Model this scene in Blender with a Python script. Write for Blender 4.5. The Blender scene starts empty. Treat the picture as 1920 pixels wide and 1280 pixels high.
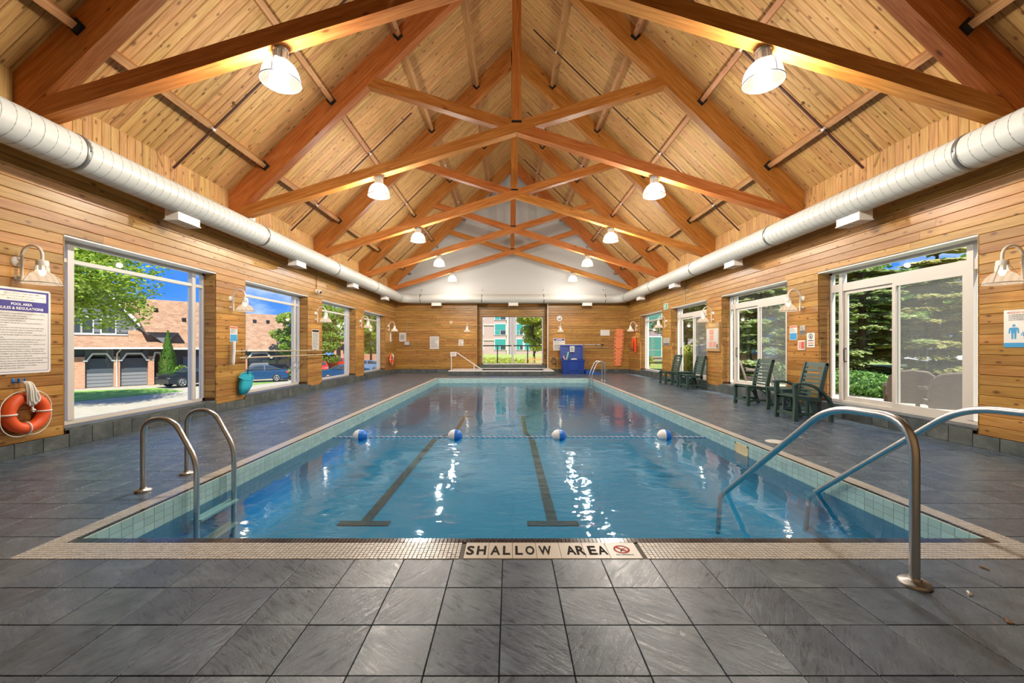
import bpy, math, random
from mathutils import Vector, Matrix
S = bpy.context.scene
COL = S.collection
random.seed(11)
PI = math.pi
R = math.radians

# ------------------------------------------------------------------ camera, sky, sun, exposure
F = 780.0            # focal length in pixels of a 1920 px wide frame
CH = 1.33            # lens height above the deck
VX, VY = 955.0, 650.0
cam = bpy.data.cameras.new('camera')
cam.lens = F / 1920 * 36
cam.sensor_width = 36
cam.shift_x = (960 - VX) / 1920
cam.shift_y = (VY - 640) / 1920
cam.clip_end = 400
cam_o = bpy.data.objects.new('camera', cam)
COL.objects.link(cam_o)
cam_o.location = (0, 0, CH)
cam_o.rotation_euler = (R(90), 0, 0)
S.camera = cam_o

S.view_settings.view_transform = 'Standard'
S.view_settings.look = 'None'
S.view_settings.gamma = 1
S.view_settings.use_curve_mapping = False
S.view_settings.exposure = 0.6

SUN_DIR = Vector((0.26, -0.46, 0.85)).normalized()
SUN_POWER = 6.6
SKY_POWER = 1.25
PENDANT_W = 345
SCONCE_W = 4.5

W = bpy.data.worlds.new('sky')
S.world = W
W.use_nodes = True
nt = W.node_tree
nt.nodes.clear()
n_out = nt.nodes.new('ShaderNodeOutputWorld')
n_bg = nt.nodes.new('ShaderNodeBackground')
n_tc = nt.nodes.new('ShaderNodeTexCoord')
n_sp = nt.nodes.new('ShaderNodeSeparateXYZ')
n_rp = nt.nodes.new('ShaderNodeValToRGB')
n_map = nt.nodes.new('ShaderNodeMapping')
n_ns = nt.nodes.new('ShaderNodeTexNoise')
n_cr = nt.nodes.new('ShaderNodeValToRGB')
n_mx = nt.nodes.new('ShaderNodeMix')
n_mx.data_type = 'RGBA'
e = n_rp.color_ramp.elements
e[0].position = 0.0; e[0].color = (0.12, 0.32, 0.70, 1)
e[1].position = 1.0; e[1].color = (0.045, 0.17, 0.55, 1)
k = n_rp.color_ramp.elements.new(0.10); k.color = (0.035, 0.175, 0.60, 1)
n_map.inputs['Location'].default_value = (3.1, 1.7, 0.4)
n_map.inputs['Scale'].default_value = (2.2, 2.2, 5.0)
n_ns.inputs['Scale'].default_value = 1.0
n_ns.inputs['Detail'].default_value = 7
n_ns.inputs['Roughness'].default_value = 0.55
n_cr.color_ramp.elements[0].position = 0.55
n_cr.color_ramp.elements[1].position = 0.72
lk = nt.links.new
lk(n_tc.outputs['Generated'], n_sp.inputs[0]); lk(n_sp.outputs['Z'], n_rp.inputs[0])
lk(n_tc.outputs['Generated'], n_map.inputs[0]); lk(n_map.outputs[0], n_ns.inputs['Vector'])
lk(n_ns.outputs[0], n_cr.inputs[0]); lk(n_cr.outputs[0], n_mx.inputs[0])
lk(n_rp.outputs[0], n_mx.inputs[6]); n_mx.inputs[7].default_value = (0.95, 0.97, 1.0, 1)
lk(n_mx.outputs[2], n_bg.inputs[0]); n_bg.inputs[1].default_value = SKY_POWER
lk(n_bg.outputs[0], n_out.inputs[0])

sun = bpy.data.lights.new('sun', 'SUN')
sun.energy = SUN_POWER
sun.angle = R(0.6)
sun.color = (1.0, 0.95, 0.86)
sun_o = bpy.data.objects.new('sun', sun)
COL.objects.link(sun_o)
sun_o.rotation_euler = SUN_DIR.to_track_quat('Z', 'Y').to_euler()
sun_o.location = (0, 0, 40)

# ------------------------------------------------------------------ materials
MATS = {}
KIDS = {}
class NG:
    """small helper round one material's node tree"""
    def __init__(s, name):
        s.m = bpy.data.materials.new(name); s.m.use_nodes = True
        s.t = s.m.node_tree; s.b = s.t.nodes['Principled BSDF']; s.out = s.t.nodes['Material Output']
    def n(s, kind, **kw):
        x = s.t.nodes.new('ShaderNode' + kind)
        for a, b in kw.items():
            setattr(x, a, b)
        return x
    def l(s, a, b): s.t.links.new(a, b)
    def ramp(s, fac, stops):
        r = s.n('ValToRGB'); el = r.color_ramp.elements
        el[0].position, el[0].color = stops[0][0], (*stops[0][1], 1)
        el[1].position, el[1].color = stops[-1][0], (*stops[-1][1], 1)
        for p, c in stops[1:-1]:
            q = el.new(p); q.color = (*c, 1)
        s.l(fac, r.inputs[0]); return r.outputs[0]
    def mix(s, fac, a, b, mode='MIX'):
        x = s.n('Mix', data_type='RGBA', blend_type=mode)
        for sock, v in ((x.inputs[0], fac), (x.inputs[6], a), (x.inputs[7], b)):
            if isinstance(v, (int, float)): sock.default_value = v
            elif isinstance(v, tuple): sock.default_value = (*v, 1)
            else: s.l(v, sock)
        return x.outputs[2]
    def math(s, op, a, b=0.0, c=None):
        x = s.n('Math', operation=op)
        for i, v in enumerate((a, b) if c is None else (a, b, c)):
            if isinstance(v, (int, float)): x.inputs[i].default_value = v
            else: s.l(v, x.inputs[i])
        return x.outputs[0]
    def coord(s, scale=(1, 1, 1), rand=True, kind='Object', rot=0.0):
        tc = s.n('TexCoord'); src = tc.outputs[kind]
        if rand:
            oi = s.n('ObjectInfo'); at = s.n('Attribute', attribute_name='rnd')
            sm = s.math('ADD', oi.outputs['Random'], at.outputs['Fac'])
            cb = s.n('CombineXYZ')
            s.l(s.math('MULTIPLY', sm, 31.7), cb.inputs[0]); s.l(s.math('MULTIPLY', sm, 53.1), cb.inputs[1]); s.l(s.math('MULTIPLY', sm, 17.3), cb.inputs[2])
            va = s.n('VectorMath', operation='ADD'); s.l(src, va.inputs[0]); s.l(cb.outputs[0], va.inputs[1]); src = va.outputs[0]
        if rot:
            vr = s.n('VectorRotate', rotation_type='Z_AXIS'); vr.inputs['Angle'].default_value = rot; s.l(src, vr.inputs['Vector']); src = vr.outputs[0]
        mp = s.n('Mapping'); mp.inputs['Scale'].default_value = scale; s.l(src, mp.inputs[0])
        return mp.outputs[0]
    def rnd(s):
        oi = s.n('ObjectInfo'); at = s.n('Attribute', attribute_name='rnd')
        return s.math('FRACT', s.math('ADD', oi.outputs['Random'], at.outputs['Fac']))
    def noise(s, vec, scale, detail=3, rough=.5, dist=0.0):
        x = s.n('TexNoise'); x.inputs['Scale'].default_value = scale; x.inputs['Detail'].default_value = detail
        x.inputs['Roughness'].default_value = rough; x.inputs['Distortion'].default_value = dist
        s.l(vec, x.inputs['Vector']); return x.outputs[0]
    def bump(s, h, strength, dist):
        x = s.n('Bump'); x.inputs['Strength'].default_value = strength; x.inputs['Distance'].default_value = dist
        s.l(h, x.inputs['Height']); return x.outputs[0]

def schlick(g, f0, nrm=None, pw=5.0):
    ge = g.n('NewGeometry'); dt = g.n('VectorMath', operation='DOT_PRODUCT')
    g.l(ge.outputs['Incoming'], dt.inputs[0]); g.l(nrm if nrm is not None else ge.outputs['Normal'], dt.inputs[1])
    c = g.math('ABSOLUTE', dt.outputs['Value']); p = g.math('POWER', g.math('SUBTRACT', 1.0, c), pw)
    return g.math('MULTIPLY_ADD', p, 1 - f0, f0)

def plain(name, c, rough=.5, metal=0.0, emit=0.0, spec=.5, noise=0.0):
    g = NG(name)
    g.b.inputs['Base Color'].default_value = (*c, 1)
    g.b.inputs['Roughness'].default_value = rough
    g.b.inputs['Metallic'].default_value = metal
    g.b.inputs['Specular IOR Level'].default_value = spec
    if emit:
        g.b.inputs['Emission Color'].default_value = (*c, 1); g.b.inputs['Emission Strength'].default_value = emit
    if noise:
        f = g.noise(g.coord((1, 1, 1)), 9, 4)
        g.l(g.mix(f, tuple(x * (1 - noise) for x in c), tuple(min(1, x * (1 + noise)) for x in c)), g.b.inputs['Base Color'])
    MATS[name] = g.m
    return g.m

def wood(name, dark, mid, light, knots=.0, rough=.5, var=.25, knot_c=(.10, .035, .01), kscale=(3.2, 7.0, 3.2), gs=1.0, kd='2D', stain=False):
    g = NG(name)
    rn = g.rnd()
    f1 = g.noise(g.coord((.7 * gs, 11 * gs, 11 * gs)), 2.2, 4, .6, .5)
    f2 = g.noise(g.coord((2.0 * gs, 70 * gs, 70 * gs)), 1.5, 2, .5)
    c = g.ramp(f1, [(.30, dark), (.50, mid), (.70, light)])
    c = g.mix(.28, c, g.ramp(f2, [(.35, (.45, .45, .45)), (.65, (1.25, 1.25, 1.25))]), 'MULTIPLY')
    if stain:
        stn = g.noise(g.coord((.55, 6.5, 6.5)), 1.0, 5, .65)
        c = g.mix(g.ramp(stn, [(.63, (0, 0, 0)), (.70, (.8, .8, .8))]), c, (.10, .045, .015))
    # board-to-board tone
    tone = g.ramp(rn, [(0.0, (1 - var,) * 3), (1.0, (1 + var * .8,) * 3)])
    c = g.mix(1.0, c, tone, 'MULTIPLY')
    hs = g.n('HueSaturation'); g.l(c, hs.inputs['Color'])
    g.l(g.math('ADD', g.math('MULTIPLY', g.math('FRACT', g.math('MULTIPLY', rn, 7.13)), .018), .491), hs.inputs['Hue']); c = hs.outputs[0]
    if knots:
        v = g.n('TexVoronoi', voronoi_dimensions=kd); v.inputs['Scale'].default_value = 1.0; v.inputs['Randomness'].default_value = .9
        g.l(g.coord(kscale), v.inputs['Vector'])
        sp = g.n('SeparateColor'); g.l(v.outputs['Color'], sp.inputs[0])
        sel = g.math('LESS_THAN', sp.outputs[0], knots)
        size = g.math('ADD', g.math('MULTIPLY', sp.outputs[1], .11), .085)
        d = g.math('DIVIDE', v.outputs['Distance'], size)
        m1 = g.ramp(d, [(.30, (1, 1, 1)), (.62, (.55, .55, .55)), (1.0, (0, 0, 0))])
        c = g.mix(g.math('MULTIPLY', g.math('MULTIPLY', m1, sel), .88), c, knot_c)
    g.l(c, g.b.inputs['Base Color'])
    g.b.inputs['Roughness'].default_value = rough
    g.b.inputs['Specular IOR Level'].default_value = .35
    g.l(g.bump(f2, .12, .002), g.b.inputs['Normal'])
    MATS[name] = g.m
    return g.m

wood('ceiling_board', (.40, .205, .064), (.53, .295, .100), (.61, .37, .145), knots=.55, rough=.55, var=.10, knot_c=(.15, .055, .016), stain=True)
wood('wall_board', (.30, .132, .028), (.40, .202, .050), (.48, .27, .082), knots=.5, rough=.33, var=.20, knot_c=(.10, .034, .008))
wood('glulam', (.38, .118, .020), (.52, .185, .037), (.62, .26, .07), knots=.30, rough=.45, var=.08, knot_c=(.12, .03, .006), kscale=(2.0, 5.0, 5.0), kd='3D')
wood('purlin_wood', (.34, .15, .055), (.44, .215, .085), (.50, .27, .12), knots=.2, rough=.5, var=.12)
plain('groove', (.09, .04, .012), .8)

# slate floor tile
def slate(name, a, b, c, rough=.36, bstr=.5):
    g = NG(name)
    rn = g.rnd()
    co = g.coord((1, 1, 1))
    f = g.noise(co, 5, 6, .62, .4)
    st = g.noise(g.coord((5, 26, 6), rot=.62), 1.6, 6, .7, .9)
    col = g.ramp(f, [(.30, a), (.52, b), (.74, c)])
    col = g.mix(.32, col, g.ramp(st, [(.34, (.55, .56, .58)), (.66, (1.4, 1.42, 1.45))]), 'MULTIPLY')
    col = g.mix(1.0, col, g.ramp(rn, [(0, (.82, .82, .86)), (.5, (1, 1, 1)), (1, (1.2, 1.16, 1.08))]), 'MULTIPLY')
    g.l(col, g.b.inputs['Base Color'])
    g.l(g.ramp(st, [(.3, (rough - .10,) * 3), (.7, (rough + .14,) * 3)]), g.b.inputs['Roughness'])
    h = g.math('ADD', g.math('MULTIPLY', st, .7), f)
    g.l(g.bump(h, bstr, .012), g.b.inputs['Normal'])
    g.b.inputs['Specular IOR Level'].default_value = .42
    MATS[name] = g.m
    return g.m
slate('slate', (.042, .063, .086), (.074, .104, .135), (.122, .162, .196), .30, .26)
slate('slate_base', (.05, .062, .062), (.085, .10, .097), (.14, .155, .145), .45, .3)
plain('grout', (.035, .032, .028), .85)
plain('slab', (.16, .15, .14), .8, noise=.2)

def mosaic(name, c, var, rough=.25):
    g = NG(name)
    at = g.n('Attribute', attribute_name='rnd')
    g.l(g.mix(at.outputs['Fac'], tuple(x * (1 - var) for x in c), tuple(min(1, x * (1 + var)) for x in c)), g.b.inputs['Base Color'])
    g.b.inputs['Roughness'].default_value = rough
    MATS[name] = g.m
mosaic('mosaic_white', (.50, .475, .43), .09, .3)
mosaic('mosaic_black', (.022, .022, .028), .5, .18)
mosaic('band_tile', (.36, .56, .55), .10, .2)
plain('mosaic_grout', (.11, .10, .09), .8)
plain('band_grout', (.55, .60, .55), .8)
plain('pool_paint', (.005, .205, .365), .7, noise=.06)
plain('lane_black', (.012, .014, .02), .6)
plain('tile_cream', (.52, .47, .385), .35)
plain('ink', (.022, .017, .015), .8, spec=.1)
plain('ink_red', (.45, .05, .03), .7, spec=.2)

# water: clear tinted surface with mirror reflections by angle
g = NG('water')
t = g.t; t.nodes.remove(g.b)
co = g.coord((1, 1, 1), rand=False)
big = g.noise(co, 1.1, 2, .45, .6)
rip = g.noise(g.coord((1.0, 2.2, 1), rand=False), 3.4, 3, .5, 1.2)
patch = g.ramp(g.noise(g.coord((.5, .35, 1), rand=False), .8, 2), [(.42, (.12,) * 3), (.62, (1,) * 3)])
h = g.math('ADD', g.math('MULTIPLY', big, .55), g.math('MULTIPLY', g.math('MULTIPLY', rip, patch), .42))
bp = g.bump(h, .20, .12)
fr = schlick(g, .024, bp, 4.6)
tr = g.n('BsdfTransparent'); tr.inputs['Color'].default_value = (.58, .88, .95, 1)
gl = g.n('BsdfGlossy'); gl.inputs['Roughness'].default_value = .03; g.l(bp, gl.inputs['Normal'])
ms = g.n('MixShader'); g.l(fr, ms.inputs[0]); g.l(tr.outputs[0], ms.inputs[1]); g.l(gl.outputs[0], ms.inputs[2])
g.l(ms.outputs[0], g.out.inputs['Surface'])
MATS['water'] = g.m

def glass(name, tint, f0=.03, haze=0.0, gloss=1.0):
    g = NG(name); g.t.nodes.remove(g.b)
    fr = schlick(g, f0)
    tr = g.n('BsdfTransparent'); tr.inputs['Color'].default_value = (*tint, 1)
    gl = g.n('BsdfGlossy'); gl.inputs['Roughness'].default_value = .01; gl.inputs['Color'].default_value = (gloss,) * 3 + (1,)
    ms = g.n('MixShader'); g.l(fr, ms.inputs[0]); g.l(tr.outputs[0], ms.inputs[1]); g.l(gl.outputs[0], ms.inputs[2])
    last = ms
    if haze:
        df = g.n('BsdfDiffuse'); df.inputs['Color'].default_value = (.75, .73, .68, 1)
        tl = g.n('BsdfTranslucent'); tl.inputs['Color'].default_value = (.8, .77, .7, 1)
        ad = g.n('MixShader'); ad.inputs[0].default_value = .5; g.l(df.outputs[0], ad.inputs[1]); g.l(tl.outputs[0], ad.inputs[2])
        m2 = g.n('MixShader'); m2.inputs[0].default_value = haze; g.l(ms.outputs[0], m2.inputs[1]); g.l(ad.outputs[0], m2.inputs[2]); last = m2
    g.l(last.outputs[0], g.out.inputs['Surface'])
    MATS[name] = g.m
glass('pane', (.975, .99, .985), .012)
glass('screen_mesh', (.93, .93, .92), .0, haze=.10)

# lit ribbed acrylic lamp shade: partly clear, glows because it is lit from inside
def shade(name, emit, c=(1.0, .90, .74), clear=.45):
    g = NG(name); g.t.nodes.remove(g.b)
    tc = g.n('TexCoord'); sx = g.n('SeparateXYZ'); g.l(tc.outputs['Object'], sx.inputs[0])
    an = g.math('ARCTAN2', sx.outputs[1], sx.outputs[0]); rib = g.math('SINE', g.math('MULTIPLY', an, 48.0))
    tr = g.n('BsdfTransparent'); tr.inputs['Color'].default_value = (1, .97, .92, 1)
    em = g.n('Emission'); em.inputs['Color'].default_value = (*c, 1); g.l(g.math('MULTIPLY_ADD', rib, emit * .10, emit), em.inputs['Strength'])
    gl = g.n('BsdfGlossy'); gl.inputs['Roughness'].default_value = .15
    a1 = g.n('MixShader'); a1.inputs[0].default_value = .06; g.l(em.outputs[0], a1.inputs[1]); g.l(gl.outputs[0], a1.inputs[2])
    m1 = g.n('MixShader'); m1.inputs[0].default_value = 1 - clear; g.l(tr.outputs[0], m1.inputs[1]); g.l(a1.outputs[0], m1.inputs[2])
    g.l(m1.outputs[0], g.out.inputs['Surface'])
    MATS[name] = g.m
shade('pendant_shade', 1.15, (1.0, .92, .78), .42)
shade('sconce_shade', .66, (1.0, .74, .50), .22)
shade('lens_clear', .5, (1.0, .93, .82), .75)
plain('bulb', (1.0, .88, .66), .4, emit=3.0)

plain('frame_paint', (.62, .58, .52), .4)
plain('white_trim', (.74, .72, .68), .45)
plain('gable_white', (.58, .585, .57), .75)
plain('duct_white', (.53, .53, .49), .35)
plain('duct_seam', (.40, .39, .35), .5)
plain('band_steel', (.25, .25, .24), .35, .7)
plain('lamp_white', (.72, .68, .62), .4)
plain('steel', (.56, .56, .55), .32, 1.0)
plain('steel_dull', (.42, .41, .39), .42, 1.0)
plain('black_steel', (.012, .012, .014), .45)
plain('pipe_dark', (.085, .03, .018), .5)
plain('sprinkler', (.35, .27, .16), .35, .8)
plain('paper', (.72, .70, .66), .6)
plain('paper_grey', (.52, .51, .48), .6)
plain('navy', (.045, .035, .24), .5)
plain('text_grey', (.13, .13, .12), .6)
plain('text_white', (.85, .85, .85), .5)
plain('orange', (.80, .10, .018), .45)
plain('salmon', (.84, .26, .10), .5)
plain('rope_white', (.74, .71, .64), .7, noise=.12)
plain('rope_blue', (.03, .20, .62), .6)
plain('hook_blue', (.02, .19, .55), .4)
plain('float_white', (.80, .80, .80), .35)
plain('float_blue', (.02, .20, .74), .35)
plain('teal', (.01, .34, .45), .5)
plain('teal_net', (.02, .42, .55), .7)
plain('poster_blue', (.04, .30, .58), .5)
plain('poster_red', (.60, .10, .06), .5)
plain('poster_pink', (.62, .30, .22), .6)
plain('green_sign', (.01, .30, .12), .4)
plain('bin_blue', (.006, .045, .29), .38)
plain('mat_blue', (.01, .08, .33), .6)
plain('green_plastic', (.036, .075, .060), .42, noise=.12)
plain('cream_plastic', (.70, .58, .32), .4)
plain('lid_white', (.52, .51, .48), .5)
plain('noodle_green', (.25, .55, .35), .6)
plain('noodle_pink', (.70, .30, .32), .6)
plain('ladder_rail_white', (.75, .74, .70), .35)
plain('board_wood', (.42, .27, .12), .5)
plain('pole_tan', (.50, .40, .24), .4)
plain('black_pole', (.02, .02, .022), .45)
# outside
def grass(name, a, b):
    g = NG(name); f = g.noise(g.coord((1, 1, 1), rand=False), 2.2, 6, .7)
    g.l(g.ramp(f, [(.3, a), (.7, b)]), g.b.inputs['Base Color']); g.b.inputs['Roughness'].default_value = .9
    MATS[name] = g.m
grass('lawn', (.10, .24, .025), (.22, .38, .06))
grass('lawn_back', (.16, .24, .04), (.34, .38, .10))
grass('pavement', (.50, .44, .34), (.62, .56, .45))
grass('patio', (.42, .38, .30), (.55, .50, .40))
grass('asphalt', (.31, .275, .205), (.39, .345, .26))
def leaf(name, a, b, tl=.25):
    g = NG(name); at = g.n('Attribute', attribute_name='rnd')
    c = g.mix(at.outputs['Fac'], a, b); g.l(c, g.b.inputs['Base Color']); g.b.inputs['Roughness'].default_value = .6
    t = g.n('BsdfTranslucent'); g.l(c, t.inputs['Color'])
    m = g.n('MixShader'); m.inputs[0].default_value = tl; g.l(g.b.outputs[0], m.inputs[1]); g.l(t.outputs[0], m.inputs[2]); g.l(m.outputs[0], g.out.inputs['Surface'])
    MATS[name] = g.m
leaf('leaf_lime', (.17, .31, .02), (.46, .58, .08), .5)
leaf('leaf_green', (.09, .21, .02), (.30, .45, .06), .35)
leaf('leaf_yellow', (.44, .46, .08), (.62, .64, .14), .5)
leaf('needle', (.27, .36, .13), (.56, .63, .29), .6)
leaf('needle_gold', (.42, .42, .14), (.74, .70, .34), .6)
leaf('shrub_leaf', (.08, .20, .03), (.24, .42, .09), .3)
leaf('cedar_leaf', (.05, .17, .015), (.16, .33, .05), .2)
plain('bark', (.10, .075, .05), .9, noise=.3)
def shingles(name, a, b):
    g = NG(name)
    br = g.n('TexBrick'); br.inputs['Scale'].default_value = 1.0; br.inputs['Brick Width'].default_value = .33; br.inputs['Row Height'].default_value = .15; br.inputs['Mortar Size'].default_value = .006
    br.inputs['Color1'].default_value = (*a, 1); br.inputs['Color2'].default_value = (*b, 1); br.inputs['Mortar'].default_value = tuple(x * .6 for x in a) + (1,)
    g.l(g.coord((1, 1, 1), rand=False), br.inputs['Vector'])
    f = g.noise(g.coord((1, 1, 1), rand=False), 3, 5, .7)
    g.l(g.mix(.5, br.outputs[0], g.ramp(f, [(.3, (.6, .6, .6)), (.7, (1.3, 1.3, 1.3))]), 'MULTIPLY'), g.b.inputs['Base Color'])
    g.b.inputs['Roughness'].default_value = .9
    MATS[name] = g.m
shingles('roof_shingle', (.27, .145, .08), (.38, .225, .135))
def brick(name):
    g = NG(name)
    br = g.n('TexBrick'); br.inputs['Scale'].default_value = 1.0; br.inputs['Brick Width'].default_value = .22; br.inputs['Row Height'].default_value = .075; br.inputs['Mortar Size'].default_value = .008
    br.inputs['Color1'].default_value = (.45, .16, .07, 1); br.inputs['Color2'].default_value = (.60, .26, .13, 1); br.inputs['Mortar'].default_value = (.55, .45, .36, 1)
    mp = g.n('Mapping'); mp.inputs['Rotation'].default_value = (R(90), 0, 0); tc = g.n('TexCoord'); g.l(tc.outputs['Object'], mp.inputs[0]); g.l(mp.outputs[0], br.inputs['Vector'])
    g.l(br.outputs[0], g.b.inputs['Base Color']); g.b.inputs['Roughness'].default_value = .85
    MATS[name] = g.m
brick('brick')
plain('siding_grey', (.16, .17, .185), .7)
plain('siding_dark', (.09, .10, .115), .7)
plain('garage_door', (.20, .205, .215), .6)
plain('garage_glass', (.07, .085, .10), .25)
plain('house_trim', (.66, .62, .54), .6)
plain('stucco', (.62, .56, .46), .8)
plain('window_dark', (.05, .065, .075), .12)
plain('pink_block', (.47, .33, .28), .8, noise=.08)
plain('mauve_block', (.34, .275, .30), .8, noise=.05)
plain('cream_block', (.56, .49, .38), .8)
plain('teal_window', (.05, .30, .26), .15)
plain('slab_white', (.74, .72, .68), .7)
plain('car_black', (.012, .014, .018), .18)
plain('car_blue', (.012, .055, .14), .2)
plain('car_red', (.50, .02, .018), .22)
plain('car_white', (.70, .70, .70), .25)
plain('car_lightblue', (.12, .22, .36), .25)
plain('car_glass', (.03, .04, .045), .08)
plain('tyre', (.015, .015, .016), .8)
plain('alloy', (.45, .45, .46), .3, .8)
plain('lamp_red', (.55, .04, .02), .3)
g = NG('wicker')
wv = g.n('TexWave', wave_type='BANDS', bands_direction='Z'); wv.inputs['Scale'].default_value = 14; wv.inputs['Distortion'].default_value = 1.5
g.l(g.coord((1, 1, 1)), wv.inputs['Vector'])
g.l(g.ramp(wv.outputs['Fac'], [(.2, (.08, .055, .038)), (.8, (.24, .175, .125))]), g.b.inputs['Base Color']); g.b.inputs['Roughness'].default_value = .7
MATS['wicker'] = g.m
plain('gazebo_roof', (.22, .33, .40), .5)
plain('fence_wood', (.55, .30, .12), .7)
plain('foil', (.6, .6, .6), .3, .6)
plain('leaf_brown', (.16, .09, .04), .8)
M = MATS

# ------------------------------------------------------------------ geometry helpers
class MB:
    def __init__(s): s.v = []; s.f = []; s.sm = []; s.r = []; s.cr = 0.0
    def face(s, idx, sm=False): s.f.append(idx); s.sm.append(sm); s.r.append(s.cr)
    def add(s, pts):
        i = len(s.v); s.v.extend([tuple(p) for p in pts]); return i
    def poly(s, pts, sm=False):
        i = s.add(pts); s.face(list(range(i, i + len(pts))), sm)
    def box(s, x0, x1, y0, y1, z0, z1, T=None):
        p = [(x0, y0, z0), (x1, y0, z0), (x1, y1, z0), (x0, y1, z0), (x0, y0, z1), (x1, y0, z1), (x1, y1, z1), (x0, y1, z1)]
        if T is not None: p = [T @ Vector(q) for q in p]
        i = s.add(p)
        for q in ((0, 3, 2, 1), (4, 5, 6, 7), (0, 1, 5, 4), (1, 2, 6, 5), (2, 3, 7, 6), (3, 0, 4, 7)):
            s.face([i + k for k in q])
        return s
    def cham(s, x0, x1, y0, y1, z0, z1, c, T=None):
        """box whose +z face is chamfered all round"""
        p = [(x0, y0, z0), (x1, y0, z0), (x1, y1, z0), (x0, y1, z0), (x0, y0, z1 - c), (x1, y0, z1 - c), (x1, y1, z1 - c), (x0, y1, z1 - c),
             (x0 + c, y0 + c, z1), (x1 - c, y0 + c, z1), (x1 - c, y1 - c, z1), (x0 + c, y1 - c, z1)]
        if T is not None: p = [T @ Vector(q) for q in p]
        i = s.add(p)
        for q in ((0, 3, 2, 1), (8, 9, 10, 11), (0, 1, 5, 4), (1, 2, 6, 5), (2, 3, 7, 6), (3, 0, 4, 7), (4, 5, 9, 8), (5, 6, 10, 9), (6, 7, 11, 10), (7, 4, 8, 11)):
            s.face([i + k for k in q])
        return s
    def prism(s, pts, d, T=None):
        """closed outline pts (3-D, planar) pushed along vector d"""
        n = len(pts); d = Vector(d)
        a = [Vector(p) for p in pts]; b = [p + d for p in a]
        if T is not None: a = [T @ p for p in a]; b = [T @ p for p in b]
        i = s.add(a + b)
        s.face([i + k for k in range(n)][::-1]); s.face([i + n + k for k in range(n)])
        for k in range(n):
            q = (k + 1) % n
            s.face([i + k, i + q, i + n + q, i + n + k])
        return s
    def tube(s, path, r, n=8, closed=False, sm=True):
        P = [Vector(p) for p in path]; m = len(P)
        rr = r if isinstance(r, (list, tuple)) else [r] * m
        tan = []
        for k in range(m):
            a = P[(k - 1) % m] if (closed or k > 0) else P[k]
            b = P[(k + 1) % m] if (closed or k < m - 1) else P[k]
            tan.append((b - a).normalized())
        up = Vector((0, 0, 1)) if abs(tan[0].z) < .9 else Vector((1, 0, 0))
        u = (up - tan[0] * up.dot(tan[0])).normalized()
        base = len(s.v)
        for k in range(m):
            u = (u - tan[k] * u.dot(tan[k])).normalized(); w = tan[k].cross(u)
            for j in range(n):
                a = 2 * PI * j / n
                s.v.append(tuple(P[k] + (u * math.cos(a) + w * math.sin(a)) * rr[k]))
        for k in range(m if closed else m - 1):
            k2 = (k + 1) % m
            for j in range(n):
                j2 = (j + 1) % n
                s.face([base + k * n + j, base + k * n + j2, base + k2 * n + j2, base + k2 * n + j], sm)
        if not closed:
            for k, rev in ((0, True), (m - 1, False)):
                i = s.add([s.v[base + k * n + j] for j in range(n)])
                s.face([i + j for j in range(n)][::-1] if rev else [i + j for j in range(n)])
        return s
    def lathe(s, prof, n=16, T=None, sm=True, cap=(True, True)):
        """prof: list of (radius, z)"""
        base = len(s.v); m = len(prof)
        for (r, z) in prof:
            for j in range(n):
                a = 2 * PI * j / n
                p = Vector((r * math.cos(a), r * math.sin(a), z))
                s.v.append(tuple(T @ p if T is not None else p))
        for k in range(m - 1):
            for j in range(n):
                j2 = (j + 1) % n
                s.face([base + k * n + j, base + k * n + j2, base + (k + 1) * n + j2, base + (k + 1) * n + j], sm)
        for k, on, rev in ((0, cap[0], True), (m - 1, cap[1], False)):
            if on and prof[k][0] > 1e-5:
                i = s.add([s.v[base + k * n + j] for j in range(n)])
                s.face([i + j for j in range(n)][::-1] if rev else [i + j for j in range(n)])
        return s
    def mesh(s, name, mat=None):
        me = bpy.data.meshes.new(name)
        me.from_pydata(s.v, [], s.f)
        if any(s.sm): me.polygons.foreach_set('use_smooth', s.sm)
        if any(s.r):
            at = me.attributes.new('rnd', 'FLOAT', 'FACE'); at.data.foreach_set('value', s.r)
        if mat: me.materials.append(M[mat])
        return me
    def build(s, name, mat, parent=None, loc=None, rot=None):
        return put(name, s.mesh(name, mat), parent, loc, rot)

def put(name, me, parent=None, loc=None, rot=None, mat4=None):
    o = bpy.data.objects.new(name, me); COL.objects.link(o)
    if parent is not None:
        o.parent = parent; KIDS.setdefault(parent.name, []).append(o)
    if mat4 is not None: o.matrix_basis = mat4
    if loc is not None: o.location = loc
    if rot is not None: o.rotation_euler = rot
    return o

def tag(o, label=None, cat=None, group=None, kind=None):
    if label: o['label'] = label
    if cat: o['category'] = cat
    if group: o['group'] = group
    if kind: o['kind'] = kind
    return o

def thing(name, label, cat, loc=(0, 0, 0), rz=0.0, group=None):
    o = bpy.data.objects.new(name, None); COL.objects.link(o)
    o.empty_display_size = .1
    o.location = loc; o.rotation_euler = (0, 0, rz)
    return tag(o, label, cat, group)

def struct(name, me, label=None):
    o = put(name, me); o['kind'] = 'structure'
    if label: o['label'] = label
    return o

def kids_of(root):
    return KIDS.get(root.name, [])

def dup(root, loc, rz, label, group=None):
    r = root.copy(); COL.objects.link(r); r.location = loc; r.rotation_euler = (0, 0, rz); r['label'] = label
    if group: r['group'] = group
    for ch in kids_of(root):
        c = ch.copy(); COL.objects.link(c); c.parent = r
        for g2 in kids_of(ch):
            d = g2.copy(); COL.objects.link(d); d.parent = c
    return r

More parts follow.
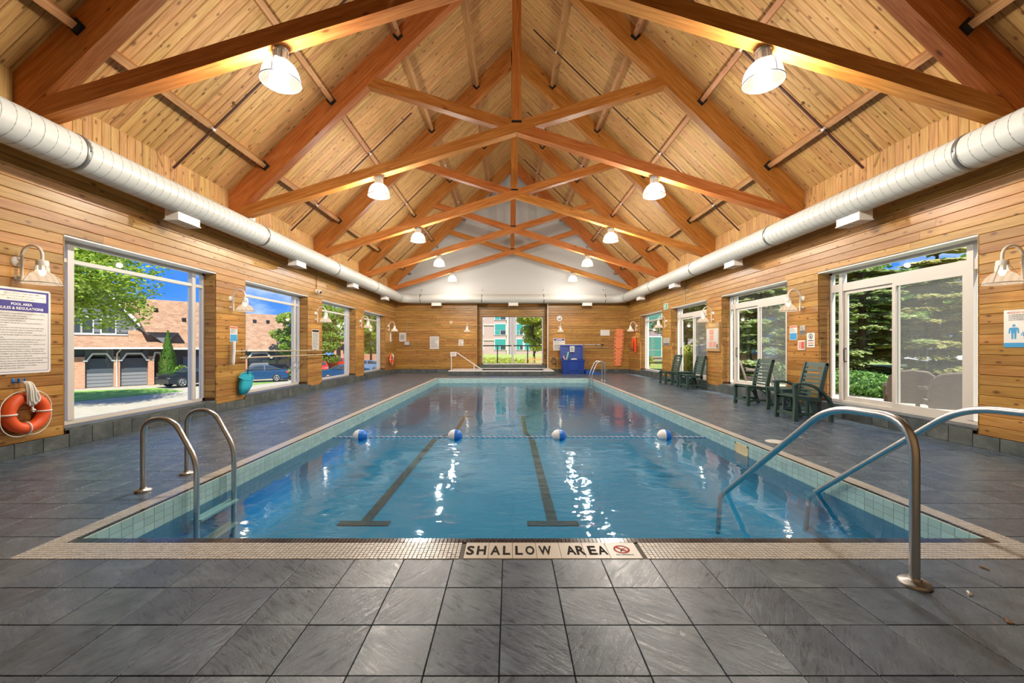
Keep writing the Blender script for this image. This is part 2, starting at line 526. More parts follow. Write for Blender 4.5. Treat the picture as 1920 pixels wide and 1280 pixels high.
TXT = {}
def text_mesh(s, h=None, w=None, bold=0.0, align='CENTER', res=1, spacing=1.0):
    """flat lettering in the XY plane, cap height h (or total width w), origin at centre or left"""
    cu = bpy.data.curves.new('lettering', 'FONT')
    cu.body = s; cu.resolution_u = res; cu.offset = bold; cu.space_character = spacing
    ob = bpy.data.objects.new('lettering', cu)
    me = bpy.data.meshes.new_from_object(ob)
    bpy.data.objects.remove(ob); bpy.data.curves.remove(cu)
    vs = [v.co.copy() for v in me.vertices]
    x0 = min(v.x for v in vs); x1 = max(v.x for v in vs); y0 = min(v.y for v in vs); y1 = max(v.y for v in vs)
    V = []
    for v in vs:
        sx = (w / (x1 - x0)) if w else (h / (y1 - y0)); sy = (h / (y1 - y0)) if h else sx
        if w and not h: sy = sx
        X = (v.x - (x0 + x1) / 2) if align == 'CENTER' else (v.x - x0)
        V.append((X * sx, (v.y - (y0 + y1) / 2) * sy, 0))
    Fs = [list(p.vertices) for p in me.polygons]
    bpy.data.meshes.remove(me)
    return V, Fs

def add_text(mb, s, T, **kw):
    V, Fs = text_mesh(s, **kw)
    i = mb.add([T @ Vector(v) for v in V])
    for f in Fs: mb.face([i + k for k in f])

def frame_T(origin, xdir, ydir):
    x = Vector(xdir).normalized(); y = Vector(ydir).normalized(); z = x.cross(y)
    T = Matrix(((x.x, y.x, z.x, origin[0]), (x.y, y.y, z.y, origin[1]), (x.z, y.z, z.z, origin[2]), (0, 0, 0, 1)))
    return T

def arc(c, r, a0, a1, n, ax=(1, 0, 0), ay=(0, 0, 1)):
    ax = Vector(ax); ay = Vector(ay); c = Vector(c)
    return [c + ax * (r * math.cos(a0 + (a1 - a0) * k / n)) + ay * (r * math.sin(a0 + (a1 - a0) * k / n)) for k in range(n + 1)]

def fillet(pts, rad, n=6):
    """polyline with rounded corners"""
    P = [Vector(p) for p in pts]; out = [P[0]]
    for k in range(1, len(P) - 1):
        a, b, c = P[k - 1], P[k], P[k + 1]
        r = rad[k - 1] if isinstance(rad, (list, tuple)) else rad
        d1 = (a - b); d2 = (c - b); l = min(r, d1.length * .49, d2.length * .49)
        p = b + d1.normalized() * l; q = b + d2.normalized() * l
        for j in range(n + 1):
            t = j / n
            out.append(p * (1 - t) ** 2 + b * 2 * t * (1 - t) + q * t * t)
    out.append(P[-1]); return out
# ------------------------------------------------------------------ the room
XL, XR, YN, YF = -5.90, 6.21, -0.9, 21.6     # faces of the boarded walls
XC = 0.155                                   # ridge line
ZE, PITCH = 4.60, R(44.3)                    # eave height, roof pitch
ZR = ZE + (XC - XL) * math.tan(PITCH)
TRUSS_Y = [5.05, 8.85, 12.65, 16.45, 20.25]
BAYS = [(5.51, 8.37), (9.30, 12.18), (13.10, 15.98), (16.90, 19.78)]   # window openings along both side walls
ZS, ZH = 0.25, 2.81                          # sill and head of the openings
BP = 0.132                                   # board pitch on the walls
BASE = 0.17
PX0, PX1, PY0, PY1 = -2.975, 3.31, 2.888, 17.52   # inside edge of the pool
CWS, CWN, CWF = .165, .281, .225              # mosaic coping width: sides, near end, far end
BKS, BKN = .030, .066                        # black trim along the sides and at the near end
WZ = -0.19                                   # water level
AX0, AX1, AYB = -1.70, 2.05, 22.2            # alcove in the far wall

# ---- floor
TP = 0.308
m = MB()
ox0, ox1, oy0, oy1 = PX0 - CWS, PX1 + CWS, PY0 - CWN, PY1 + CWF
for (x0, x1, y0, y1) in ((XL - .3, ox0, YN - .3, YF + .9), (ox1, XR + .3, YN - .3, YF + .9), (ox0, ox1, YN - .3, oy0), (ox0, ox1, oy1, YF + .9)):
    m.box(x0, x1, y0, y1, -.25, -.012)
floor = struct('floor', m.mesh('floor', 'grout'), 'dark grey slate tiled pool deck')
def px(x, y, z):
    return (VX + F * x / y, VY - F * (z - CH) / y)
cells = []
i0 = math.floor((XL - .266) / TP); i1 = math.ceil((XR - .266) / TP)
j0 = math.floor((1.1 - 2.607) / TP); j1 = math.ceil((YF - 2.607) / TP)
def clip(a, b, lo, hi): return max(a, lo), min(b, hi)
for i in range(i0, i1):
    for j in range(j0, j1):
        x0, x1 = clip(.266 + i * TP, .266 + (i + 1) * TP, XL, XR)
        y0, y1 = clip(2.607 + j * TP, 2.607 + (j + 1) * TP, .9, YF)
        if x1 - x0 < .02 or y1 - y0 < .02: continue
        if x0 >= ox0 - 1e-3 and x1 <= ox1 + 1e-3 and y0 >= oy0 - 1e-3 and y1 <= oy1 + 1e-3: continue
        if x1 > ox0 and x0 < ox1 and y1 > oy0 and y0 < oy1:      # meets the coping: cut back
            if x0 < ox0 and y1 > oy0 + .05: x1 = ox0
            elif x1 > ox1 and y1 > oy0 + .05: x0 = ox1
            elif y0 < oy0: y1 = oy0
            elif y1 > oy1: y0 = oy1
            if x1 - x0 < .02 or y1 - y0 < .02: continue
        yc = max(.5 * (y0 + y1), .3); xc = .5 * (x0 + x1)
        u, v = px(xc, yc, 0)
        vis = -60 < u < 1980 and v < 1330
        area = (x1 - x0) * (y1 - y0) * F * F * CH / yc ** 3 if vis else 0
        cells.append((area, x0, x1, y0, y1))
cells.sort(key=lambda c: -c[0])
tcache = {}
stuff = MB(); GAP = .0019
for n, (area, x0, x1, y0, y1) in enumerate(cells):
    dz = random.uniform(-.0010, .0010)
    if n < 298:
        w, d = round(x1 - x0 - 2 * GAP, 3), round(y1 - y0 - 2 * GAP, 3)
        me = tcache.get((w, d))
        if me is None:
            me = tcache[(w, d)] = MB().cham(-w / 2, w / 2, -d / 2, d / 2, -.012, 0, .002).mesh('tile', 'slate')
        put('tile', me, floor, ((x0 + x1) / 2, (y0 + y1) / 2, dz), (random.uniform(-.0015, .0015), random.uniform(-.0015, .0015), PI / 2 * random.randrange(4) if abs(w - d) < .002 else PI * random.randrange(2)))
    else:
        stuff.cr = random.random()
        stuff.cham(x0 + GAP, x1 - GAP, y0 + GAP, y1 - GAP, -.012, dz, .002)
o = stuff.build('far_tiles', 'slate', floor); o['kind'] = 'stuff'
MB().box(XL - .2, XR + .2, YN, .9, -.012, 0).build('deck_strip', 'slate', floor)

# ---- walls
_pc = {}
def board(parent, mat, L, w, T, th=.022, c=.006):
    """one board: local x = length, local +z = the face that shows"""
    k = (mat, round(L, 3), round(w, 3))
    me = _pc.get(k)
    if me is None:
        h = w / 2; m = MB(); L2 = L / 2
        pr = [(-h, 0), (h, 0), (h, th - c), (h - c, th), (-h + c, th), (-h, th - c)]
        m.prism([(-L2, y, z) for y, z in pr], (L, 0, 0))
        me = _pc[k] = m.mesh('plank', mat)
    return put('plank', me, parent, mat4=T)

def splits(a, b, lo, hi):
    out = [a]; 
    while b - out[-1] > hi * 1.25:
        out.append(out[-1] + random.uniform(lo, hi))
    if len(out) > 1 and b - out[-1] < .5: out.pop()
    out.append(b); return list(zip(out[:-1], out[1:]))

def side_wall(side):
    X = XL if side == 'left' else XR
    s = -1 if side == 'left' else 1                    # outward
    m = MB()
    a, b = X + s * .022, X + s * .34
    lo, hi = min(a, b), max(a, b)
    edges = [YN - .3] + [e for p in BAYS for e in p] + [YF + .3]
    for k in range(0, len(edges), 2):
        m.box(lo, hi, edges[k], edges[k + 1], -.3, ZE + .25)
    for (y0, y1) in BAYS:
        m.box(lo, hi, y0, y1, ZH + .02, ZE + .25)
        m.box(lo, hi, y0, y1, -.3, ZS - .02)
    w = struct('wall_' + side, m.mesh('wall_' + side, 'groove'), 'knotty cedar boarded wall with windows')
    # boards: local z must face into the room
    zin = Vector((-s, 0, 0))
    def T(yc, zc):
        x = Vector((0, 1, 0)); y = zin.cross(x)
        return Matrix(((x.x, y.x, zin.x, X + s * .022), (x.y, y.y, zin.y, yc), (x.z, y.z, zin.z, zc), (0, 0, 0, 1)))
    for k in range(29):
        z0 = BASE + k * BP; zc = z0 + BP / 2
        if k < 20: runs = [(4.0, BAYS[0][0])] + [(BAYS[i][1], BAYS[i + 1][0]) for i in range(3)] + [(BAYS[3][1], YF)]
        else: runs = splits(4.0 - random.uniform(0, 1.5), YF, 2.6, 4.4)
        for (y0, y1) in runs:
            board(w, 'wall_board', y1 - y0 - .003, BP - .003, T((y0 + y1) / 2, zc + random.uniform(-.0008, .0008)))
    # upright boards between the wall boarding and the roof
    z0 = BASE + 29 * BP; H = ZE - z0 + .02
    bt = MB().box(min(X, X + s * .02), max(X, X + s * .02), 4.0, YF, z0 - .012, z0 + .004)
    tr = struct('trim_1' if side == 'left' else 'trim_2', bt.mesh('trim', 'ceiling_board'), 'band of upright boards between wall and roof')
    n = int((YF - 4.0) / .135)
    for k in range(n):
        yc = 4.0 + .0675 + k * .135
        x = Vector((0, 0, 1)); y = zin.cross(x)
        board(tr, 'ceiling_board', H, .131, Matrix(((x.x, y.x, zin.x, X + s * .022), (x.y, y.y, zin.y, yc), (x.z, y.z, zin.z, z0 + H / 2), (0, 0, 0, 1))))
    for (y0, y1) in BAYS:
        MB().box(min(X, X + s * .24), max(X, X + s * .24), y0 - .01, y0 + .006, ZS, ZH).build('jamb', 'wall_board', w)
        MB().box(min(X - s * .0, X + s * .24), max(X, X + s * .24), y0 - .0, y1, ZH - .012, ZH + .018).build('head_board', 'white_trim', w)
    return w
wall_left = side_wall('left')
wall_right = side_wall('right')

# slate skirting: a thing of the setting, tile by tile; taller under the windows where it carries the sill
def skirting(side):
    X = XL if side == 'left' else XR; s = -1 if side == 'left' else 1
    m = MB(); m.box(min(X + s * .02, X - s * .012), max(X + s * .02, X - s * .012), YN, YF, -.01, BASE - .004)
    b = struct('baseboard_' + side, m.mesh('baseboard', 'grout'), 'dark slate tile skirting along the deck')
    for (y0, y1) in BAYS:
        MB().box(min(X - s * .016, X + s * .30), max(X - s * .016, X + s * .30), y0, y1, ZS - .03, ZS).build('sill', 'slate_base', b)
    y = 3.4
    while y < YF - .05:
        y2 = min(y + .308, YF)
        yc = .5 * (y + y2)
        h = ZS - .032 if any(a < yc < c for a, c in BAYS) else BASE
        me = MB().cham(-(y2 - y) / 2 + .003, (y2 - y) / 2 - .003, -h / 2, h / 2, 0, .014, .003)
        zin = Vector((-s, 0, 0)); x = Vector((0, 1, 0)); yy = zin.cross(x)
        put('tile', me.mesh('tile', 'slate_base'), b, mat4=Matrix(((x.x, yy.x, zin.x, X - s * .010), (x.y, yy.y, zin.y, yc), (x.z, yy.z, zin.z, h / 2), (0, 0, 0, 1))))
        y = y2
skirting('left'); skirting('right')

# far wall with the window alcove and the white gable above
m = MB()
m.box(XL - .3, AX0, YF + .022, YF + .3, -.3, 4.0); m.box(AX1, XR + .3, YF + .022, YF + .3, -.3, 4.0)
m.box(AX0 - .05, AX0 - .022, YF + .022, AYB + .2, -.3, 4.0); m.box(AX1 + .022, AX1 + .05, YF + .022, AYB + .2, -.3, 4.0)
FWX0, FWX1, FWZ0, FWZ1 = -1.47, 1.81, .39, 2.98
m.box(AX0 - .05, FWX0, AYB + .022, AYB + .3, -.3, 4.0); m.box(FWX1, AX1 + .05, AYB + .022, AYB + .3, -.3, 4.0)
m.box(FWX0, FWX1, AYB + .022, AYB + .3, FWZ1, 4.0); m.box(FWX0, FWX1, AYB + .022, AYB + .3, -.3, FWZ0 - .02)
m.box(AX0 - .05, AX1 + .05, YF, AYB + .3, 3.9, 4.0)
wall_far = struct('wall_far', m.mesh('wall_far', 'groove'), 'boarded far wall with window alcove under a white gable')
def Tfar(xc, zc, Y):
    x = Vector((1, 0, 0)); z = Vector((0, -1, 0)); y = z.cross(x)
    return Matrix(((x.x, y.x, z.x, xc), (x.y, y.y, z.y, Y + .022), (x.z, y.z, z.z, zc), (0, 0, 0, 1)))
for k in range(29):
    zc = BASE + (k + .5) * BP
    for (a, b) in splits(XL, AX0, 1.8, 3.2) + splits(AX1, XR, 1.8, 3.2):
        board(wall_far, 'wall_board', b - a - .003, BP - .003, Tfar((a + b) / 2, zc, YF))
    if zc > FWZ1:
        board(wall_far, 'wall_board', AX1 - AX0 - .003, BP - .003, Tfar((AX0 + AX1) / 2, zc, AYB))
    elif zc > .3:
        board(wall_far, 'wall_board', FWX0 - AX0 - .003, BP - .003, Tfar((AX0 + FWX0) / 2, zc, AYB))
        board(wall_far, 'wall_board', AX1 - FWX1 - .003, BP - .003, Tfar((AX1 + FWX1) / 2, zc, AYB))
    for X, s in ((AX0, -1), (AX1, 1)):
        x = Vector((0, 1, 0)); z = Vector((-s, 0, 0)); y = z.cross(x)
        board(wall_far, 'wall_board', AYB - YF - .003, BP - .003, Matrix(((x.x, y.x, z.x, X + s * .022), (x.y, y.y, z.y, (YF + AYB) / 2), (x.z, y.z, z.z, zc), (0, 0, 0, 1))))
m = MB()
m.prism([(XL - .1, YF - .01, BASE + 29 * BP), (XR + .1, YF - .01, BASE + 29 * BP), (XR + .1, YF - .01, ZE), (XC, YF - .01, ZR + .05), (XL - .1, YF - .01, ZE)], (0, .3, 0))
m.build('gable', 'gable_white', wall_far)
m = MB(); m.box(XL, AX0, YF - .012, YF + .01, -.01, BASE - .004); m.box(AX1, XR, YF - .012, YF + .01, -.01, BASE - .004)
bf = struct('baseboard_far', m.mesh('baseboard', 'grout'), 'dark slate tile skirting under the far wall')
for (a, b) in ((XL, AX0), (AX1, XR)):
    x = a
    while x < b - .05:
        x2 = min(x + .308, b)
        me = MB().cham(-(x2 - x) / 2 + .003, (x2 - x) / 2 - .003, -BASE / 2, BASE / 2, 0, .014, .003).mesh('tile', 'slate_base')
        put('tile', me, bf, mat4=Tfar((x + x2) / 2, BASE / 2, YF - .034)); x = x2
MB().box(XL - .3, XR + .3, YN - .3, YN, -.3, ZR + .2)
m = MB(); m.prism([(XL - .2, YN, -.3), (XR + .2, YN, -.3), (XR + .2, YN, ZE), (XC, YN, ZR + .05), (XL - .2, YN, ZE)], (0, -.3, 0))
struct('wall_near', m.mesh('wall_near', 'board_wood'), 'boarded near wall behind the viewer')

# ---- ceiling: two slopes of boards running from eave to ridge
SL = (XC - XL) / math.cos(PITCH)
for s in (-1, 1):
    cp, sp = math.cos(PITCH), math.sin(PITCH)
    ex = XL if s < 0 else XR
    x = Vector((-s * cp, 0, sp)); z_in = Vector((-s * sp, 0, -cp)); y = z_in.cross(x)
    def T(along, yc, off=0.0, x=x, y=y, z=z_in, ex=ex):
        p = Vector((ex, yc, ZE)) + x * along + z * off
        return Matrix(((x.x, y.x, z.x, p.x), (x.y, y.y, z.y, p.y), (x.z, y.z, z.z, p.z), (0, 0, 0, 1)))
    m = MB(); L = SL + .25
    m.box(-.6, SL + .02, -(YF - YN) / 2 - .4, (YF - YN) / 2 + .4, -.30, -.022, T(0, (YF + YN) / 2))
    c = struct('ceiling', m.mesh('ceiling', 'groove'), ('left' if s < 0 else 'right') + ' slope of the pine boarded roof')
    n = int((YF - 3.7) / .135)
    for k in range(n):
        yc = 3.7 + .0675 + k * .135
        cut = random.choice([None, None, 1.15, 2.95, 4.95, 6.95])
        parts = [(0, SL)] if cut is None else [(0, cut), (cut, SL)]
        for (a, b) in parts:
            board(c, 'ceiling_board', round(b - a - .002, 3), .1305, T((a + b) / 2, yc, -.022 + random.uniform(-.001, .001)), .022, .010)

# ---- windows and sliding doors of the side walls
def pane_box(x0, x1, y0, y1, z0, z1): return MB().box(min(x0, x1), max(x0, x1), y0, y1, z0, z1)
def glazing(name, side, y0, y1, kind, label):
    X = XL if side == 'left' else XR; s = -1 if side == 'left' else 1
    xi, xo = X + s * .235, X + s * .305
    fl, fh = min(xi, xo), max(xi, xo)
    xm = (xi + xo) / 2
    m = MB(); t = .055
    m.box(fl, fh, y0, y0 + t, ZS, ZH); m.box(fl, fh, y1 - t, y1, ZS, ZH)
    m.box(fl, fh, y0, y1, ZS, ZS + t); m.box(fl, fh, y0, y1, ZH - t, ZH)
    w = struct(name, m.mesh('frame', 'frame_paint'), label)
    for k in range(20):                               # short boards lining the jamb that faces the camera
        zc = BASE + (k + .5) * BP
        if zc < ZS: continue
        x = Vector((1, 0, 0)); z = Vector((0, -1, 0)); y = z.cross(x)
        board(w, 'wall_board', .20, BP - .003, Matrix(((x.x, y.x, z.x, X + s * .125), (x.y, y.y, z.y, y1 + .012), (x.z, y.z, z.z, zc), (0, 0, 0, 1))))
    zt = 2.50                                         # transom
    side_l = [y0 + .26, y1 - .33] if kind != 'far' else [y1 - .33]
    hd = .15 if kind == 'door' else .055
    MB().box(fl, fh, y0 + t, y1 - t, zt - (hd - .055), zt + .055).build('transom', 'frame_paint', w)
    for yy in side_l:
        MB().box(fl - .01, fh + .01, yy, yy + .085, ZS + t, ZH - t).build('mullion', 'frame_paint', w)
    cols = [y0 + t] + [v for yy in side_l for v in (yy, yy + .085)] + [y1 - t]
    for k in range(0, len(cols), 2):
        a, b = cols[k], cols[k + 1]
        if b - a < .03: continue
        pane_box(xm - .004, xm + .004, a, b, zt + .055, ZH - t).build('pane', 'pane', w)
        main = b - a > 1.0
        zb = zt - (hd - .055)
        if not (main and kind == 'door'):
            pane_box(xm - .004, xm + .004, a, b, ZS + t, zb).build('pane', 'pane', w)
            continue
        mid = (a + b) / 2 + .02
        for (p, q, dx, scr) in ((a, mid + .04, -.018, True), (mid - .04, b, .018, False)):
            f = MB(); st = .065; xa, xb = xm + s * dx - .016, xm + s * dx + .016
            f.box(xa, xb, p, p + st, ZS + t, zb); f.box(xa, xb, q - st, q, ZS + t, zb)
            f.box(xa, xb, p + st, q - st, ZS + t, ZS + t + .08); f.box(xa, xb, p + st, q - st, zb - .06, zb)
            ob = f.build('sliding_sash', 'frame_paint', w)
            pane_box(xm + s * dx - .004, xm + s * dx + .004, p + st, q - st, ZS + t + .08, zb - .06).build('pane', 'pane', ob)
            if scr:
                pane_box(xm + s * .045 - .001, xm + s * .045 + .001, p + .02, q - .02, ZS + t, zb).build('insect_screen', 'screen_mesh', ob)
            else:
                h = MB(); h.tube(fillet([(xa if s > 0 else xb, q - .035, 1.05), ((xa if s > 0 else xb) - s * .045, q - .035, 1.05), ((xa if s > 0 else xb) - s * .045, q - .035, 1.30), (xa if s > 0 else xb, q - .035, 1.30)], .03, 3), .009, 6)
                h.build('door_handle', 'black_steel', ob)
    return w
names = ['nearest', 'second', 'third', 'farthest']
for k, (y0, y1) in enumerate(BAYS):
    glazing('window_%d' % (k + 1), 'left', y0, y1, 'full' if k == 0 else 'far', names[k] + ' tall window in the left wall')
for k, (y0, y1) in enumerate(BAYS):
    if k < 3: glazing('door_%d' % (k + 1), 'right', y0, y1, 'door', names[k] + ' sliding patio door in the right wall')
    else: glazing('window_5', 'right', y0, y1, 'far', 'farthest tall window in the right wall')
# far window
m = MB(); t = .06; a, b = AYB + .12, AYB + .19
m.box(FWX0, FWX0 + t, a, b, FWZ0, FWZ1); m.box(FWX1 - t, FWX1, a, b, FWZ0, FWZ1); m.box(FWX0, FWX1, a, b, FWZ0, FWZ0 + t); m.box(FWX0, FWX1, a, b, FWZ1 - t, FWZ1)
w = struct('window_6', m.mesh('frame', 'white_trim'), 'wide window in the alcove behind the hot tub')
xm = .5 * (FWX0 + FWX1); zb = 1.36
MB().box(xm - .055, xm + .055, a - .01, b + .01, FWZ0 + t, FWZ1 - t).build('mullion', 'frame_paint', w)
MB().box(FWX0 + t, FWX1 - t, a, b, zb, zb + .06).build('transom', 'black_steel', w)
for q in (-1, 1):
    MB().box(xm + q * .81 - .028, xm + q * .81 + .028, a, b, FWZ0 + t, zb).build('mullion', 'black_steel', w)
    xa, xb = (FWX0 + t, xm - .055) if q < 0 else (xm + .055, FWX1 - t)
    MB().box(xa, xb, AYB + .151, AYB + .159, zb + .06, FWZ1 - t).build('pane', 'pane', w)
    c = xm + q * .81
    for (u, v) in ((xa, c - .028), (c + .028, xb)):
        MB().box(u, v, AYB + .151, AYB + .159, FWZ0 + t, zb).build('pane', 'pane', w)
m = MB(); m.box(FWX0 - .15, FWX1 + .15, AYB - .22, AYB + .12, .21, FWZ0 - .02); o = m.build('sill', 'slate_base', w)
for q in (AX0 + .012, AX1 - .012):
    MB().box(q - .02, q + .02, YF - .03, YF, BASE, 3.9).build('corner_trim', 'wall_board', wall_far)

# ------------------------------------------------------------------ swimming pool
pool = thing('swimming_pool', 'long rectangular indoor pool with blue basin and white mosaic edge', 'pool', (XC, (PY0 + PY1) / 2, 0))
PO = Vector(pool.location)
def pl(mb, name, mat, parent=pool, kind=None):
    o = mb.build(name, mat, parent, loc=-PO if parent is pool else None)
    if kind: o['kind'] = kind
    return o
ZF0, ZF1 = -.72, -1.35
m = MB(); th = .15
fl = [(PY0 - th, ZF0), (9.5, ZF0 - .06), (13.0, ZF1), (PY1 + th, ZF1)]
CR = .30                     # coved joint between floor and walls
prof = [(PX0, CR)] + [(PX0 + CR - CR * math.cos(t_), CR - CR * math.sin(t_)) for t_ in [PI / 2 * q / 6 for q in range(1, 7)]]
prof += [(PX0 + PX1 - x, z) for x, z in prof[::-1]]
for k in range(3):
    (ya, za), (yb, zb_) = fl[k], fl[k + 1]
    for (xa, da), (xb, db) in zip(prof, prof[1:]):
        m.poly([(xa, ya, za + da), (xb, ya, za + db), (xb, yb, zb_ + db), (xa, yb, zb_ + da)])
m.box(PX0 - th, PX0, PY0 - th, PY1 + th, -1.5, -.02); m.box(PX1, PX1 + th, PY0 - th, PY1 + th, -1.5, -.02)
m.box(PX0, PX1, PY0 - th, PY0, -1.5, -.02); m.box(PX0, PX1, PY1, PY1 + th, -1.5, -.02)
pl(m, 'basin', 'pool_paint')
def floor_z(y):
    for (ya, za), (yb, zb_) in zip(fl, fl[1:]):
        if y <= yb: return za + (zb_ - za) * (y - ya) / (yb - ya)
    return ZF1
for lx in (-1.70, .51):
    m = MB(); ys = [4.86, 9.5, 13.0, 15.9]
    for ya, yb in zip(ys, ys[1:]):
        za, zb_ = floor_z(ya) + .006, floor_z(yb) + .006
        m.poly([(lx - .065, ya, za), (lx + .065, ya, za), (lx + .065, yb, zb_), (lx - .065, yb, zb_)])
    for yy in (4.80, 15.9):
        z = floor_z(yy) + .007
        m.poly([(lx - .30, yy, z), (lx + .30, yy, z), (lx + .30, yy + .13, z), (lx - .30, yy + .13, z)])
    pl(m, 'lane_line', 'lane_black')
# band of glazed tile round the water line
m = MB(); e = .004
def around(zlo, zhi, off, mb):
    mb.box(PX0, PX0 + off, PY0, PY1, zlo, zhi); mb.box(PX1 - off, PX1, PY0, PY1, zlo, zhi)
    mb.box(PX0, PX1, PY0, PY0 + off, zlo, zhi); mb.box(PX0, PX1, PY1 - off, PY1, zlo, zhi)
around(-.1975, -.004, .003, m); pl(m, 'band_backing', 'band_grout')
m = MB(); tw, thh = .098, .0625
for r in range(3):
    z1 = -.010 - r * thh; z0 = z1 - thh + .004
    n = int((PY1 - PY0) / tw); q = (PY1 - PY0) / n
    for k in range(n):
        ya, yb = PY0 + k * q + .002, PY0 + (k + 1) * q - .002
        m.cr = random.random(); m.box(PX0, PX0 + .008, ya, yb, z0, z1)
        m.cr = random.random(); m.box(PX1 - .008, PX1, ya, yb, z0, z1)
    n = int((PX1 - PX0) / tw); q = (PX1 - PX0) / n
    for k in range(n):
        xa, xb = PX0 + k * q + .002, PX0 + (k + 1) * q - .002
        m.cr = random.random(); m.box(xa, xb, PY1 - .008, PY1, z0, z1)
pl(m, 'water_line_tiles', 'band_tile', kind='stuff')
# coping: one row of black and seven of white mosaic
m = MB()
m.box(ox0, PX0, oy0, oy1, -.2, -.004); m.box(PX1, ox1, oy0, oy1, -.2, -.004); m.box(PX0, PX1, oy0, PY0, -.2, -.004); m.box(PX0, PX1, PY1, oy1, -.2, -.004)
pl(m, 'coping', 'mosaic_grout')
rp = .0269
LX0, LX1 = -.29, .84      # plain lettered panel in the near coping
wm, bm_ = MB(), MB()
def stone(mb, x0, x1, y0, y1, gp=.0016):
    x0, x1, y0, y1 = x0 + gp, x1 - gp, y0 + gp, y1 - gp
    mb.cr = random.random(); z = .003 + random.uniform(-.0006, .0006)
    p = [(x0, y0, -.004), (x1, y0, -.004), (x1, y1, -.004), (x0, y1, -.004), (x0 + .001, y0 + .001, z), (x1 - .001, y0 + .001, z), (x1 - .001, y1 - .001, z), (x0 + .001, y1 - .001, z)]
    i = mb.add(p)
    for q in ((4, 5, 6, 7), (0, 1, 5, 4), (1, 2, 6, 5), (2, 3, 7, 6), (3, 0, 4, 7)): mb.face([i + k for k in q])
def run(lo, hi, pitch):
    n = round((hi - lo) / pitch); q = (hi - lo) / n
    return [(lo + k * q, lo + (k + 1) * q) for k in range(n)]
for a, b in run(PX0 - BKS, PX1 + BKS, rp):
    stone(bm_, a, b, PY0 - BKN, PY0, .0014); stone(bm_, a, b, PY1, PY1 + BKS)
for a, b in run(PX0 - CWS, PX1 + CWS, rp):
    for c, d in run(PY0 - CWN, PY0 - BKN, rp):
        if b > LX0 and a < LX1: continue
        stone(wm, a, b, c, d)
    for c, d in run(PY1 + BKS, PY1 + CWF, rp): stone(wm, a, b, c, d)
for xa, xb in ((PX0 - CWS, PX0 - BKS), (PX1 + BKS, PX1 + CWS)):
    for a, b in run(xa, xb, rp):
        for c, d in run(PY0 - BKN, PY1 + BKS, rp): stone(wm, a, b, c, d)
for xa, xb in ((PX0 - BKS, PX0), (PX1, PX1 + BKS)):
    for c, d in run(PY0, PY1, rp): stone(bm_, xa, xb, c, d)
pl(wm, 'white_mosaic', 'mosaic_white', kind='stuff'); pl(bm_, 'black_mosaic', 'mosaic_black', kind='stuff')
# lettered cream tiles
cuts = [-.29, -.135, .02, .175, .33, .485, .64, .84]
for a, b in zip(cuts, cuts[1:]):
    m = MB(); m.cham(a + .001, b - .001, PY0 - CWN + .002, PY0 - BKN - .002, -.004, .004, .001); pl(m, 'letter_tile', 'tile_cream')
yc = 2.712
for ch, u0, u1 in (('S', 875, 889.5), ('H', 894.5, 911.5), ('A', 920, 938), ('L', 943, 956.5), ('L', 966, 980), ('O', 985, 1002), ('W', 1010, 1034), ('A', 1061, 1079), ('R', 1080, 1097), ('E', 1102.5, 1118), ('A', 1120, 1137.5)):
    k = 2.715 / F; m = MB()
    add_text(m, ch, frame_T(((.5 * (u0 + u1) - VX) * k, yc, .0052), (1, 0, 0), (0, 1, 0)), h=.118, w=(u1 - u0) * k, bold=.03, res=3)
    pl(m, 'letter', 'ink')
cx = (1166 - VX) * 2.715 / F
m = MB()
for k in range(32):
    a0, a1 = 2 * PI * k / 32, 2 * PI * (k + 1) / 32
    c0, s0, c1, s1 = math.cos(a0), math.sin(a0), math.cos(a1), math.sin(a1)
    r1, r2 = .040, .053
    m.poly([(cx + r1 * c0, yc + .012 + r1 * s0, .0052), (cx + r2 * c0, yc + .012 + r2 * s0, .0052), (cx + r2 * c1, yc + .012 + r2 * s1, .0052), (cx + r1 * c1, yc + .012 + r1 * s1, .0052)])
d = .0055; z = .0056
m.poly([(cx - .030 - d, yc + .042 - d, z), (cx - .030 + d, yc + .042 + d, z), (cx + .030 + d, yc - .018 + d, z), (cx + .030 - d, yc - .018 - d, z)])
pl(m, 'prohibition_ring', 'ink_red')
m = MB(); z = .0053
def seg(p, q, w):
    p = Vector(p); q = Vector(q); n = (q - p).normalized(); n = Vector((-n.y, n.x)) * w
    m.poly([(cx + v.x, yc + .012 + v.y, z) for v in (p - n, q - n, q + n, p + n)])
seg((-.012, -.030), (.004, .004), .004); seg((.004, .004), (.028, .014), .0035); seg((-.002, -.008), (.022, -.016), .0035); seg((.004, .004), (-.02, .02), .0035)
pl(m, 'diver_symbol', 'ink')
m = MB(); add_text(m, 'NO DIVING', frame_T((cx + .004, yc - .058, .0052), (1, 0, 0), (0, 1, 0)), w=.11, bold=.02); pl(m, 'lettering', 'ink')
# skimmer mouth in the right-hand pool wall
m = MB(); m.box(PX1 - .014, PX1 + .02, 5.75, 6.08, -.205, -.185); m.box(PX1 - .014, PX1 + .02, 5.75, 6.08, -.075, -.055)
m.box(PX1 - .014, PX1 + .02, 5.75, 5.775, -.205, -.055); m.box(PX1 - .014, PX1 + .02, 6.055, 6.08, -.205, -.055); m.box(PX1 - .010, PX1 - .008, 5.775, 6.055, -.185, -.075)
pl(m, 'skimmer_mouth', 'cream_plastic')
# water
m = MB(); m.poly([(PX0, PY0, WZ), (PX1, PY0, WZ), (PX1, PY1, WZ), (PX0, PY1, WZ)])
o = m.build('pool_water', 'water'); tag(o, 'clear blue rippled water filling the long swimming pool', 'water')
